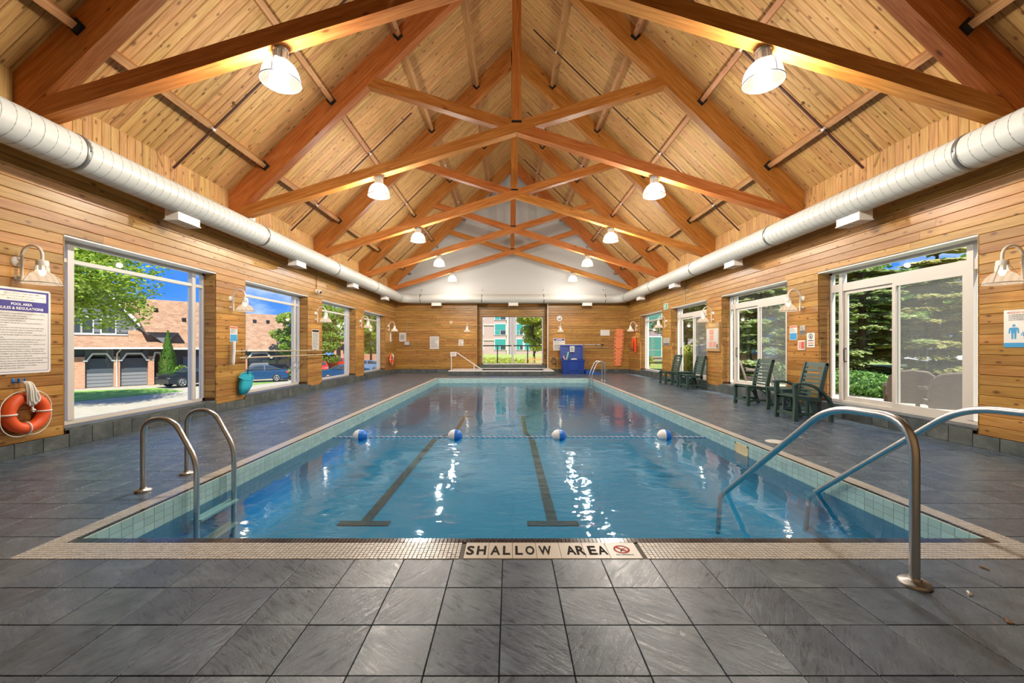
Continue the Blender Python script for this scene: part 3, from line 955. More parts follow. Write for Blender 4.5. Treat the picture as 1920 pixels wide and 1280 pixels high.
# ------------------------------------------------------------------ roof timbers
tp, cp, sp = math.tan(PITCH), math.cos(PITCH), math.sin(PITCH)
HALF = XC - XL
ORD = ['nearest', 'second', 'third', 'fourth', 'farthest']
def slope_T(s, along, y, off):
    """local x runs up the slope, z into the room; relative to the ridge line at floor level"""
    x = Vector((-s * cp, 0, sp)); z = Vector((-s * sp, 0, -cp)); yv = z.cross(x)
    p = Vector((s * HALF, y, ZE)) + x * along + z * off
    return Matrix(((x.x, yv.x, z.x, p.x), (x.y, yv.y, z.y, p.y), (x.z, yv.z, z.z, p.z), (0, 0, 0, 1)))
RD, RWD = .44, .20
ZAP, CS, CD = 5.85, .31, .215        # chord underside at the ridge line, its slope, its depth
def truss(k, y):
    t = thing('scissor_truss', '%s of the five brown timber scissor trusses under the roof' % ORD[k], 'truss', (XC, y, 0), group='scissor trusses')
    for s in (-1, 1):
        m = MB(); w = RWD / 2
        m.prism([(0, -w, .0), (SL, -w, .0), (SL - RD * tp, -w, RD), (-RD * tp, -w, RD)], (0, RWD, 0))
        put('rafter', m.mesh('rafter', 'glulam'), t, mat4=slope_T(s, 0, 0, .001))
    a = math.atan(CS); ca, sa = math.cos(a), math.sin(a)
    def chord(s, x0, x1, wd):
        # s=+1: rises towards +x
        x = Vector((s * ca, 0, sa)); z = Vector((-s * sa, 0, ca)); yv = z.cross(x)
        T = Matrix(((x.x, yv.x, z.x, 0), (x.y, yv.y, z.y, 0), (x.z, yv.z, z.z, ZAP), (0, 0, 0, 1)))
        u0, u1 = x0 / ca, x1 / ca
        m = MB(); m.prism([(u0, -wd / 2, 0), (u1, -wd / 2, 0), (u1 + CD * CS, -wd / 2, CD), (u0 + CD * CS, -wd / 2, CD)], (0, wd, 0))
        put('chord', m.mesh('chord', 'glulam'), t, mat4=T)
    chord(1, -HALF, 3.3, RWD - .006)
    chord(-1, -HALF, -.02, RWD - .014); chord(-1, .02, 3.3, RWD - .014)
    m = MB(); L = ZR - .25 - (ZAP + CD)
    m.box(0, L, -.1, .1, -.097, .097)
    put('king_post', m.mesh('king_post', 'glulam'), t, mat4=Matrix(((0, 0, -1, 0), (0, 1, 0, 0), (1, 0, 0, ZAP + CD), (0, 0, 0, 1))))
    m = MB(); m.box(-.105, .105, -.104, .104, ZAP + CD - .02, ZAP + CD + .03); m.build('post_shoe', 'black_steel', t)
    return t
for k, y in enumerate(TRUSS_Y): truss(k, y)

bays = [(1.6, TRUSS_Y[0])] + list(zip(TRUSS_Y, TRUSS_Y[1:])) + [(TRUSS_Y[-1], YF)]
PUR = [5.4, 4.0, 2.6, 1.25]
where = ['before the nearest truss', 'between nearest and second truss', 'between second and third truss', 'between third and fourth truss', 'between fourth and farthest truss', 'between farthest truss and white gable']
rank = ['lowest', 'second lowest', 'third lowest', 'topmost']
for s in (-1, 1):
    for bi, (ya, yb) in enumerate(bays):
        for pi, h in enumerate(PUR):
            if bi == 0 and pi > 1: continue
            y0 = ya + .1; y1 = yb - (.1 if bi < 5 else 0.0)
            lab = '%s roof purlin on %s slope, %s' % (rank[pi], 'left' if s < 0 else 'right', where[bi])
            T0 = slope_T(s, SL - h / cp, 0, 0); T0.translation.x += XC
            p = thing('roof_purlin', lab, 'purlin', (0, 0, 0), group='roof purlins'); 
            R3 = T0.to_3x3()
            # frame: local x along the room, z into the room
            x = Vector((0, 1, 0)); z = R3.col[2]; yv = z.cross(x); o = T0.translation + Vector((0, (y0 + y1) / 2, 0))
            p.matrix_basis = Matrix(((x.x, yv.x, z.x, o.x), (x.y, yv.y, z.y, o.y), (x.z, yv.z, z.z, o.z), (0, 0, 0, 1)))
            Lp = (y1 - y0) / 2
            MB().box(-Lp, Lp, -.045, .045, .001, .21).build('timber', 'purlin_wood', p)
            for e in (-1, 1):
                if bi == 5 and e > 0: continue
                q = e * Lp
                m = MB(); m.box(min(q, q - e * .07), max(q, q - e * .07), -.052, .052, .205, .222)
                m.box(min(q, q - e * .07), max(q, q - e * .07), -.054, -.044, .08, .222); m.box(min(q, q - e * .07), max(q, q - e * .07), .044, .054, .08, .222)
                m.box(min(q, q - e * .012), max(q, q - e * .012), -.075, .075, .06, .225)
                m.build('joist_hanger', 'black_steel', p)

for s in (-1, 1):
    for bi, y in enumerate((7.15, 11.0, 14.85, 18.6, 20.95)):
        top = SL - ((.65 if s > 0 else 2.9) / cp) + (.0)
        lab = 'dark sprinkler pipe running up the %s roof slope, %s' % ('left' if s < 0 else 'right', where[bi + 1])
        p = thing('sprinkler_pipe', lab, 'pipe', group='sprinkler pipes')
        T = slope_T(s, 0, y, .232); T.translation.x += XC; p.matrix_basis = T
        MB().tube([(-.05, 0, 0), (top, 0, 0)], .02, 8).build('pipe', 'pipe_dark', p)
        for h in (5.0, 3.1):
            a = SL - h / cp
            m = MB(); m.tube([(a, 0, 0), (a, 0, -.07)], .012, 6); m.lathe([(.03, -.085), (.032, -.08), (.012, -.06)], 8, Matrix.Translation((a, 0, 0))); m.tube(arc((a, 0, -.06), .022, 0, PI, 5, (0, 1, 0), (0, 0, -1)), .004, 4)
            m.build('sprinkler_head', 'sprinkler', p)
        for h in PUR[:3] if s < 0 else PUR:
            a = SL - h / cp
            MB().box(a - .02, a + .02, -.028, .028, -.03, .024).build('pipe_clip', 'white_trim', p)

# ------------------------------------------------------------------ ventilation duct
DXL, DXR, DZ, DR, DYF = -5.47, 5.78, 3.77, .229, 21.17
duct = thing('air_duct', 'long white spiral air duct running round three walls under the roof', 'duct', (XC, 10, DZ))
DO = Vector(duct.location)
path = [(DXL, YN + .1, DZ), (DXL, DYF, DZ), (DXR, DYF, DZ), (DXR, YN + .1, DZ)]
m = MB(); m.tube([Vector(p) - DO for p in fillet(path, .75, 10)], DR, 28); m.build('duct_run', 'duct_white', duct)
for X in (DXL, DXR):
    m = MB(); pitch_ = .135; pts = []; n = int((DYF - .7 - 2.0) / pitch_)
    for k in range(n * 20):
        a = 2 * PI * k / 20 * (1 if X < 0 else -1)
        pts.append(Vector((X + (DR + .0015) * math.cos(a), 2.0 + pitch_ * k / 20, DZ + (DR + .0015) * math.sin(a))) - DO)
    m.tube(pts, .0034, 3); m.build('spiral_seam', 'duct_seam', duct)
    for y in [5.2, 9.1, 12.9, 16.7, 20.3]:
        m = MB(); m.lathe([(DR + .001, -.028), (DR + .007, -.028), (DR + .007, .028), (DR + .001, .028)], 28, Matrix.Translation(Vector((X, y, DZ)) - DO) @ Matrix.Rotation(PI / 2, 4, 'X'), cap=(False, False))
        m.tube([Vector((X - (1 if X > 0 else -1) * (DR + .0), y, DZ)) - DO, Vector((X - (1 if X > 0 else -1) * (DR + .03), y, DZ)) - DO], .008, 5)
        m.build('duct_band', 'band_steel', duct)
def register(cx, cy, along_y):
    m = MB(); L, Wd = .24, .11
    a, b = (Wd, L) if along_y else (L, Wd)
    m.box(cx - a, cx + a, cy - b, cy + b, DZ - DR - .12, DZ - DR + .08)
    o = m.build('air_register', 'lamp_white', duct, loc=-DO)
    g = MB(); g.box(cx - a - .012, cx + a + .012, cy - b - .012, cy + b + .012, DZ - DR - .132, DZ - DR - .118); g.build('grille_rim', 'white_trim', o)
    g = MB()
    for k in range(5):
        q = -1 + (k + .5) * .4
        if along_y: g.box(cx - a * .85, cx + a * .85, cy + q * b * .9 - .012, cy + q * b * .9 + .012, DZ - DR - .136, DZ - DR - .13)
        else: g.box(cx + q * a * .9 - .012, cx + q * a * .9 + .012, cy - b * .85, cy + b * .85, DZ - DR - .136, DZ - DR - .13)
    g.build('grille_slot', 'band_steel', o)
for X in (DXL, DXR):
    for y in (3.15, 7.05, 10.85, 14.7, 18.5): register(X - .06 * (1 if X < 0 else -1), y, True)
for x in (-3.7, .20, 3.95): register(x, DYF, False)
for x in (-4.5, -1.4, 1.75, 4.85):
    m = MB(); m.tube([(x, DYF, DZ + DR - .02), (x, DYF, DZ + .62)], .009, 6); m.tube([(x, DYF, DZ + .5), (x, YF, DZ + .5)], .012, 6)
    m.lathe([(DR + .002, -.02), (DR + .008, -.02), (DR + .008, .02), (DR + .002, .02)], 24, Matrix.Translation((x, DYF, DZ)) @ Matrix.Rotation(PI / 2, 4, 'Y'), cap=(False, False))
    o = m.build('duct_hanger', 'steel_dull', duct, loc=-DO)

# ------------------------------------------------------------------ lamps
def pendant_proto():
    t = thing('pendant_lamp', 'x', 'lamp', group='bell pendant lamps under the trusses')
    m = MB(); m.lathe([(.09, 0), (.09, -.02), (.06, -.03)], 14); m.build('ceiling_mount', 'steel_dull', t)
    m = MB(); m.lathe([(.078, -.02), (.078, -.13), (.095, -.15)], 16)
    for k in range(8):
        a = 2 * PI * k / 8; m.box(.07, .092, -.008, .008, -.13, -.03, Matrix.Rotation(a, 4, 'Z'))
    m.build('housing', 'lamp_white', t)
    prof = [(.080, -.135), (.125, -.155), (.168, -.195), (.198, -.25), (.215, -.32), (.222, -.385), (.228, -.40)]
    m = MB(); n = 36; base = 0
    m.lathe(prof, n, cap=(False, False)); ob = m.build('shade', 'pendant_shade', t)
    m = MB(); m.lathe([(.226, -.405), (.20, -.415), (.12, -.425), (.0, -.43)], 28, cap=(False, False)); m.build('lens', 'lens_clear', t)
    m = MB(); m.tube([(.231 * math.cos(2 * PI * k / 28), .231 * math.sin(2 * PI * k / 28), -.385) for k in range(28)], .006, 5, closed=True)
    m.build('rim_wire', 'band_steel', t)
    m = MB()
    for k in range(3):
        a = 2 * PI * k / 3 + .6
        m.tube([(r * math.cos(a), r * math.sin(a), z) for r, z in ((.09, -.13), (.135, -.152), (.178, -.195), (.208, -.25), (.224, -.32), (.231, -.385))], .004, 4)
    m.build('stay_wire', 'band_steel', t)
    m = MB(); m.lathe([(.02, -.15), (.045, -.2), (.05, -.25), (.03, -.30), (.0, -.31)], 12); m.build('bulb', 'bulb', t)
    l = bpy.data.lights.new('pendant_light', 'POINT'); l.energy = PENDANT_W; l.color = (1, .95, .88); l.shadow_soft_size = .09
    o = bpy.data.objects.new('pendant_light', l); COL.objects.link(o); o.parent = t; o.location = (0, 0, -.375); KIDS[t.name].append(o)
    return t
proto = None
for k, y in enumerate(TRUSS_Y):
    for s in (-1, 1):
        loc = (XC + s * 2.93, y, ZAP - CS * 2.93 - .012)
        lab = 'lit bell pendant lamp under the %s truss, on its %s side' % (ORD[k], 'left' if s < 0 else 'right')
        if proto is None: proto = pendant_proto(); proto.location = loc; proto['label'] = lab
        else:
            r = dup(proto, loc, 0, lab)
            if k == 4:          # last pair hangs close to the white gable; light cut to avoid hot spot
                for o in COL.objects:
                    if o.type == 'LIGHT' and o.parent == r: o.data = o.data.copy(); o.data.energy = PENDANT_W * .25

def sconce_proto():
    t = thing('wall_lamp', 'x', 'lamp', group='gooseneck wall lamps')
    m = MB(); TY = Matrix.Rotation(PI / 2, 4, 'Y')
    m.lathe([(.062, .0), (.060, .018), (.03, .028), (.016, .06)], 16, TY)
    m.lathe([(.036, .0), (.034, .014), (.014, .03), (.012, .06)], 12, Matrix.Translation((0, 0, -.19)) @ TY)
    m.build('wall_plate', 'lamp_white', t)
    m = MB(); p = [Vector((.062, 0, -.265)), Vector((.062, 0, .07))] + arc((.186, 0, .07), .124, PI, 0, 14) + [Vector((.31, 0, .0))]
    m.tube(p, .0155, 10); m.build('gooseneck_arm', 'lamp_white', t)
    m = MB(); TL = Matrix.Translation((.31, 0, 0))
    m.lathe([(.02, .02), (.05, .012), (.056, .0), (.057, -.05)], 16, TL, cap=(True, False))
    for k in range(6):
        a = 2 * PI * k / 6; m.box(.048, .06, -.014, .014, -.11, -.05, TL @ Matrix.Rotation(a, 4, 'Z'))
    m.build('lamp_cap', 'lamp_white', t)
    m = MB(); m.lathe([(.060, -.105), (.066, -.125), (.10, -.15), (.135, -.185), (.158, -.225), (.170, -.262), (.176, -.268)], 30, TL, cap=(False, False)); m.build('shade', 'sconce_shade', t)
    m = MB(); m.tube([(.31 + .178 * math.cos(2 * PI * k / 24), .178 * math.sin(2 * PI * k / 24), -.262) for k in range(24)], .0045, 5, closed=True)
    for k in range(3):
        a = 2 * PI * k / 3 + .3; m.tube([(.31 + .058 * math.cos(a), .058 * math.sin(a), -.05), (.31 + .178 * math.cos(a), .178 * math.sin(a), -.262)], .003, 4)
    m.build('rim_wire', 'band_steel', t)
    m = MB(); m.lathe([(.0, -.07), (.03, -.09), (.034, -.13), (.02, -.165), (.0, -.17)], 10, TL); m.build('bulb', 'bulb', t)
    l = bpy.data.lights.new('sconce_light', 'POINT'); l.energy = SCONCE_W; l.color = (1, .86, .66); l.shadow_soft_size = .05
    o = bpy.data.objects.new('sconce_light', l); COL.objects.link(o); o.parent = t; o.location = (.31, 0, -.19); KIDS[t.name].append(o)
    return t
sp_ = None
spots = []
lpos = ['before the nearest window', 'between the nearest and second windows', 'between the second and third windows', 'between the third and farthest windows', 'beyond the farthest window']
for s in (-1, 1):
    for k, y in enumerate((4.98, 8.80, 12.66, 16.45, 20.25)):
        spots.append(((XL if s < 0 else XR, y, 2.35), 0 if s < 0 else PI, 'white gooseneck wall lamp on the %s wall, %s' % ('left' if s < 0 else 'right', lpos[k])))
spots.append(((-2.16, YF, 2.35), -PI / 2, 'white gooseneck wall lamp on the far wall, left of the alcove'))
spots.append(((2.62, YF, 2.35), -PI / 2, 'white gooseneck wall lamp on the far wall, above the blue box'))
for loc, rz, lab in spots:
    if sp_ is None: sp_ = sconce_proto(); sp_.location = loc; sp_['label'] = lab; sp_.rotation_euler = (0, 0, rz)
    else: dup(sp_, loc, rz, lab)

# ------------------------------------------------------------------ rails and ladders
def rail_tube(pts, rad, r, name, root, mat='steel', n=12):
    m = MB(); m.tube(fillet(pts, rad, 8), r, n); return m.build(name, mat, root)
def flange(root, x, y, z=0.0, r=.075):
    m = MB(); m.lathe([(r, 0), (r, .012), (r * .92, .02), (r * .45, .026), (r * .40, .04)], 20, Matrix.Translation((x, y, z))); return m.build('floor_flange', 'steel_dull', root)
def handrail(X, lab):
    t = thing('pool_handrail', lab, 'handrail', (X, 2.33, 0), group='stainless handrails at the shallow steps')
    rail_tube([(0, 0, .01), (.0, .0, .925), (0, .62, .905), (0, 2.15, -.28), (0, 2.2, -.70)], [.22, .22, .03], .0245, 'rail', t)
    flange(t, 0, 0)
    return t
handrail(2.27, 'left of the two stainless handrails bending into the shallow end')
handrail(3.22, 'right of the two stainless handrails, beside the right pool wall')
def ladder(loc, sgn, labels, gap, h, group):
    """sgn: +1 pool lies towards +x"""
    t = thing('pool_ladder', labels, 'ladder', loc, group=group)
    for y in (-gap / 2, gap / 2):
        rail_tube([(-.47 * sgn, y, .01), (-.47 * sgn, y, h), (-.20 * sgn, y, h + .02), (.0 + .02 * sgn, y, .28), (.02 * sgn, y, -.95)], [.17, .17, .12], .0235, 'rail', t)
        flange(t, -.47 * sgn, y, 0, .065)
    for z in (-.26, -.50, -.74):
        m = MB(); m.box(min(.02 * sgn, .02 * sgn + .03) - .05, max(.02 * sgn, .02 * sgn) + .05, -gap / 2, gap / 2, z - .02, z); m.build('tread', 'paper_grey', t)
    return t
ladder((-2.90, 4.09, 0), 1, 'stainless two-rail ladder standing at the near left pool edge', .52, .655, None)
ladder((3.22, 16.30, 0), -1, 'small stainless ladder at the far right pool corner, beside blue box', .50, .75, None)

# ------------------------------------------------------------------ float line
t = thing('float_line', 'blue and white twisted rope with four floats stretched across the pool', 'rope', (XC, 6.97, WZ + .012))
for ph, mat, nm in ((0, 'rope_white', 'white_strand'), (PI, 'rope_blue', 'blue_strand')):
    m = MB(); n = 420
    m.tube([(PX0 - XC + .02 + (PX1 - PX0 - .04) * k / n, .005 * math.cos(ph + k * 2 * PI / 6), .005 * math.sin(ph + k * 2 * PI / 6)) for k in range(n + 1)], .0068 if ph == 0 else .0052, 5)
    m.build(nm, mat, t)
for x in (-2.50, -.91, .83, 2.60):
    TX = Matrix.Translation((x - XC, 0, .022)) @ Matrix.Rotation(PI / 2, 4, 'Y')
    a = [(.018, -.12), (.05, -.105), (.082, -.075), (.098, -.04), (.102, 0)]
    m = MB(); m.lathe(a, 20, TX, cap=(True, True)); o = m.build('float', 'float_white', t)
    m = MB(); m.lathe([(r, -z) for r, z in a[::-1]], 20, TX); m.build('blue_half', 'float_blue', o)

# skimmer lid and little scraps on the deck
m = MB(); m.lathe([(.135, 0), (.135, .004), (.12, .008), (.0, .009)], 24)
o = m.build('skimmer_lid', 'lid_white', loc=(3.74, 5.83, 0)); tag(o, 'round pale skimmer lid set in the slate beside the pool', 'lid')
def scrap(x, y, mat, lab, w, seed, name):
    rnd = random.Random(seed); m = MB(); pts = []
    for k in range(9):
        a = 2 * PI * k / 9; r = w * rnd.uniform(.4, 1.0); pts.append((r * math.cos(a) * 1.5, r * math.sin(a) * .7, .004 + rnd.uniform(0, .006)))
    c = m.add([(0, 0, .010)]); i = m.add(pts); j = m.add([(p[0], p[1], .0006) for p in pts])
    for k in range(9): m.face([c, i + k, i + (k + 1) % 9]); m.face([i + k, j + k, j + (k + 1) % 9, i + (k + 1) % 9])
    o = m.build(name, mat, loc=(x, y, 0), rot=(0, 0, rnd.uniform(0, 3))); tag(o, lab, 'litter')
scrap((1843 - VX) * 2.5 / F, 2.5, 'leaf_brown', 'dark curled leaf scrap on the slate beside the right handrail', .022, 3, 'leaf_scrap')
scrap((1818 - VX) * 2.24 / F, 2.24, 'foil', 'shiny pale paint flake on the slate right of handrail foot', .022, 5, 'paint_flake')
scrap((1890 - VX) * 2.02 / F, 2.02, 'leaf_brown', 'brown flaking chip near the right edge of the deck', .03, 8, 'leaf_scrap')

# ------------------------------------------------------------------ things on the walls
def wall_item(name, lab, cat, wall, a, z, group=None, off=0.0):
    """an Empty on a wall: local x to the reader's right, y up, z out of the wall"""
    if wall == 'left': T = frame_T((XL + off, a, z), (0, 1, 0), (0, 0, 1))
    elif wall == 'right': T = frame_T((XR - off, a, z), (0, -1, 0), (0, 0, 1))
    else: T = frame_T((a, YF - off, z), (1, 0, 0), (0, 0, 1))
    t = thing(name, lab, cat, group=group); t.matrix_basis = T; return t
I4 = Matrix.Identity(4)
def rounded(w, h, r, n=4):
    pts = []
    for cx, cy, a in ((w / 2 - r, h / 2 - r, 0), (-w / 2 + r, h / 2 - r, PI / 2), (-w / 2 + r, -h / 2 + r, PI), (w / 2 - r, -h / 2 + r, 1.5 * PI)):
        for k in range(n + 1): pts.append((cx + r * math.cos(a + PI / 2 * k / n), cy + r * math.sin(a + PI / 2 * k / n)))
    return pts
def panel(root, w, h, mat, t=.006, r=.01, z=.0, name='panel', cx=0, cy=0):
    m = MB(); m.prism([(x + cx, y + cy, z) for x, y in rounded(w, h, r)], (0, 0, t)); return m.build(name, mat, root)
def lines(root, x0, x1, y0, y1, n, mat='text_grey', z=.0068, fill=.42, seed=0, name='text_lines'):
    """rows of small print, too small in the photograph to read: broken word-length dashes"""
    rn = random.Random(seed); m = MB(); p = (y1 - y0) / n
    for k in range(n):
        y = y1 - (k + .5) * p; x = x0; end = x1 - (rn.uniform(0, .5) * (x1 - x0) if rn.random() < .35 else 0)
        while x < end - .004:
            w = min(rn.uniform(.012, .05) * (x1 - x0) / .5, end - x)
            m.poly([(x, y - p * fill / 2, z), (x + w, y - p * fill / 2, z), (x + w, y + p * fill / 2, z), (x, y + p * fill / 2, z)]); x += w + .008 * (x1 - x0) / .5
    return m.build(name, mat, root)
def words(root, s, x, y, mat, z=.0070, name='lettering', **kw):
    m = MB(); add_text(m, s, Matrix.Translation((x, y, z)), **kw); return m.build(name, mat, root)

# pool rules sign, left wall
t = wall_item('rules_sign', 'large white pool rules sign with navy heading above the orange ring', 'sign', 'left', 5.03, 1.522)
panel(t, .63, 1.03, 'paper', .006, .03)
m = MB()
o_ = rounded(.58, .98, .02)
for k in range(len(o_)):
    (xa, ya), (xb, yb) = o_[k], o_[(k + 1) % len(o_)]; f = .985
    m.poly([(xa, ya, .0066), (xb, yb, .0066), (xb * f, yb * .991, .0066), (xa * f, ya * .991, .0066)])
m.build('border_line', 'navy', t)
m = MB(); m.box(-.29, .29, .235, .49, .006, .0068); m.build('heading_band', 'navy', t)
m = MB(); m.box(-.262, .262, .36, .468, .0068, .0074); m.build('address_plate', 'paper', t)
for s_, y, w_ in (('EAGLE RIDGE CONDOMINIUMS', .446, .36), ('3033/3777/3199 BURNHAMTHORPE ROAD WEST', .415, .50), ('MISSISSAUGA, ONTARIO', .383, .30)):
    words(t, s_, 0, y, 'text_grey', .0078, w=w_, bold=.005, res=3)
words(t, 'POOL AREA', 0, .321, 'text_white', .0074, w=.22, bold=.02, res=3)
words(t, 'RULES & REGULATIONS', 0, .272, 'text_white', .0074, w=.46, bold=.02, res=3)
body = ['All children under 14 years MUST be accompanied by a resident', 'who is 18 years or older at all times.', 'Children not yet toilet trained ARE NOT allowed in the pool.', 'No smoking permitted in the pool area.',
        'All bathers MUST shower prior to entering the whirlpool or', 'swimming pool.', 'No street shoes to be worn in pool area. Parents supervising', 'children do not necessarily need to be dressed in swimming', 'attire, however shoes are strictly prohibited.',
        'Anyone with shoulder length hair must wear a bathing cap or tie', 'hair back.', 'No jumping or diving into pool is permitted and running is not', 'allowed anywhere in the swimming pool/whirlpool area.', 'Toys are not allowed in the swimming pool or whirlpool, except', 'for those provided by the shared facilities.',
        'The swimming pool/whirlpool area is open to general residents', 'daily between the hours of 7:00am to 8:00pm, and between the', 'hours of 8:00pm and 11:00pm for adults. The whirlpool is closed', 'Tuesday evenings after 7:00pm for maintenance.',
        'All injuries in the pool area must be reported to either the Pool', 'Attendant on duty or the office/emergency call immediately.', 'Irresponsible behaviour will result in individuals being asked to', 'leave the facility and/or suspension of privileges.', 'All rules will be strictly enforced.']
m = MB(); y = .205
for k, s_ in enumerate(body):
    add_text(m, s_, Matrix.Translation((-.262, y, .0068)), w=.0083 * len(s_) if len(s_) > 50 else .0081 * len(s_), align='LEFT', res=2, bold=.006)
    y -= .0283
m.build('rule_lines', 'text_grey', t)

# life ring with coiled rope, left wall
def life_ring(loc_wall, a, z, lab, group, R0=.185, r0=.065):
    t = wall_item('life_ring', lab, 'life ring', loc_wall, a, z, group)
    m = MB(); m.tube([(R0 * math.cos(2 * PI * k / 32), R0 * math.sin(2 * PI * k / 32), r0 + .006) for k in range(32)], r0, 14, closed=True); m.build('ring', 'orange', t)
    m = MB(); out = R0 + r0
    pts = []
    for k in range(48):
        a_ = 2 * PI * k / 48; q = abs(math.sin(2 * a_)); rr = out + .012 + .028 * q
        pts.append((rr * math.cos(a_), rr * math.sin(a_) - .01 * q, r0 + .012))
    m.tube(pts, .0065, 5, closed=True); m.build('grab_line', 'rope_white', t)
    for k in range(4):
        a_ = PI / 2 * k + PI / 4 * 0
        m = MB(); c = Vector((R0 * math.cos(a_), R0 * math.sin(a_), r0 + .006)); u = Vector((math.cos(a_), math.sin(a_), 0))
        m.tube([c + u * ((r0 + .004) * math.cos(2 * PI * j / 14)) + Vector((0, 0, (r0 + .004) * math.sin(2 * PI * j / 14))) for j in range(14)], .011, 5, closed=True); m.build('line_wrap', 'rope_white', t)
    return t
life_ring('left', 5.02, .535, 'orange life ring hanging under the large pool rules sign', 'life rings')
life_ring('left', 20.55, .70, 'small orange life ring at the far end of the left wall', 'life rings')
def rope_bundle(a, z, lab, L):
    t = wall_item('rope_bundle', lab, 'rope', 'left', a, z, 'coiled throw ropes', off=.0)
    m = MB(); rn = random.Random(int(a * 10))
    for k in range(9):
        x = -.035 + .009 * k; w = rn.uniform(.012, .03); l = L * rn.uniform(.8, 1.05); zz = .15 + .012 * (k % 3)
        pts = [Vector((x * .5, 0, .06)), Vector((x * .7, .008, zz * .8)), Vector((x + w * .2, -l * .3, zz)), Vector((x * 1.5 + w + .02, -l * .8, zz + .004)), Vector((x * 1.2 + .02, -l, zz + .006)), Vector((x - w + .02, -l * .82, zz + .012)), Vector((x * .9 - w * .4, -l * .3, zz + .015)), Vector((x * .6, .004, zz * .85)), Vector((x * .5, 0, .065))]
        m.tube(fillet(pts, .06, 3), .0095, 6)
    m.build('coils', 'rope_white', t)
    m = MB(); m.tube([(.02, -L * .98, .16), (.03, -L * 1.12, .16), (.028, -L * 1.2, .16)], .012, 6); m.tube([(.012, -L * 1.1, .16), (.045, -L * 1.13, .165)], .016, 6); m.build('knot', 'rope_white', t)
    return t
rope_bundle(4.985, .905, 'coiled white throw rope hanging over the near orange life ring', .30)
rope_bundle(20.52, .97, 'coiled white throw rope over the far small life ring', .22)
for k, a in enumerate((4.945, 5.005)):
    t = wall_item('coat_hook', ['first', 'second'][k] + ' blue hook carrying rope above the near life ring, ' + ['nearer the sign edge', 'nearer the window'][k], 'hook', 'left', a, .925, 'blue wall hooks')
    panel(t, .028, .06, 'hook_blue', .006, .012, name='plate')
    m = MB(); m.tube(fillet([(0, -.01, .004), (0, -.022, .06), (0, .015, .075)], .02, 4), .009, 7); m.lathe([(.0, -.012), (.013, 0), (.0, .012)], 8, Matrix.Translation((0, .018, .075))); m.build('prong', 'hook_blue', t)

# small posters and notices
def poster(wall, a, z, w, h, lab, top, bottom, name='poster', group=None, n=7, cat='poster', back='paper', split=.45):
    t = wall_item(name, lab, cat, wall, a, z, group)
    panel(t, w, h, back, .004, .004)
    if bottom: panel(t, w * .92, h * split, bottom, .002, .003, .004, 'picture_panel', 0, -h / 2 + h * (split / 2 + .03))
    if top: panel(t, w * .92, h * .1, top, .001, .002, .004, 'heading_strip', 0, h * .42)
    y0 = -h / 2 + (h * (split + .08) if bottom else h * .06)
    lines(t, -w * .42, w * .42, y0, h * .34 if top else h * .46, n, z=.0052, seed=int(a * 100) % 97, name='text_lines')
    return t
poster('left', 8.90, 1.60, .235, .33, 'small poster with blue lower half beside the second left window', 'poster_red', 'poster_blue')
poster('right', 9.09, 1.635, .24, .31, 'poster with red heading and blue picture between right patio doors', 'poster_red', 'poster_blue')
poster('left', 12.66, 1.555, .46, .61, 'grey notice with black heading under a lamp between left windows', 'ink', None, 'notice', n=18, cat='notice', back='paper_grey')
poster('right', 8.81, 1.68, .155, .20, 'tiny grey landscape card between the right patio doors', None, 'text_grey', 'notice', n=4, cat='notice', back='paper_grey')
t = wall_item('leaflet_holder', 'small white and red leaflet holder under the tiny grey card', 'holder', 'right', 8.82, 1.365)
panel(t, .21, .20, 'paper', .02, .006); panel(t, .09, .15, 'poster_red', .004, .004, .02, 'red_leaflet', .045, 0); panel(t, .06, .15, 'poster_pink', .004, .004, .02, 'pink_leaflet', -.045, 0)
t = wall_item('warning_sign', 'white warning sign with black ring symbol beside nearest patio door', 'sign', 'right', 8.565, 1.47)
panel(t, .225, .30, 'paper', .005, .006)
m = MB(); m.tube([(.05 * math.cos(2 * PI * k / 24), .075 + .05 * math.sin(2 * PI * k / 24), .006) for k in range(24)], .006, 5, closed=True); m.lathe([(.012, 0), (.012, .002)], 10, Matrix.Translation((0, .095, .005))); m.box(-.014, .014, .045, .08, .005, .007); m.box(.0, .022, .05, .06, .005, .007); m.build('ring_symbol', 'ink', t)
for q, (y, mt) in enumerate(((-.012, 'ink'), (-.062, 'poster_red'), (-.11, 'ink'))): lines(t, -.075, .075, y - .017, y + .017, 1, mt, z=.0054, fill=.6, seed=40 + q)
# family notice, right wall next to the nearest lamp
t = wall_item('family_sign', 'white notice with blue adult and child figures beside nearest patio door', 'sign', 'right', 5.02, 1.555)
panel(t, .40, .46, 'paper', .006, .008)
m = MB(); m.box(-.20, .20, -.23, -.175, .006, .0068); m.build('blue_strip', 'poster_blue', t)
words(t, 'IMPORTANT SAFETY NOTICE', .0, .195, 'poster_red', .0066, w=.33, bold=.02)
lines(t, -.15, .15, .095, .175, 4, z=.0066, seed=4)
def figure(cx, cy, h, dress):
    m = MB(); s = h / 1.0; z = .0068
    T = Matrix.Translation((cx, cy, 0)) @ Matrix.Scale(s, 4)
    def P(pts): m.poly([T @ Vector((x, y, z / s)) for x, y in pts])
    P([(.09 * math.cos(2 * PI * k / 12), .90 + .09 * math.sin(2 * PI * k / 12)) for k in range(12)])
    if dress: P([(-.13, .77), (.13, .77), (.24, .36), (-.24, .36)])
    else: P([(-.17, .77), (.17, .77), (.15, .40), (-.15, .40)])
    for q in (-1, 1):
        P([(q * .15, .77), (q * .27, .72), (q * (.30 if not dress else .40), .38), (q * (.22 if not dress else .33), .38)])
        P([(q * .02, .40), (q * .14, .40), (q * .13, 0), (q * .03, 0)])
    return m
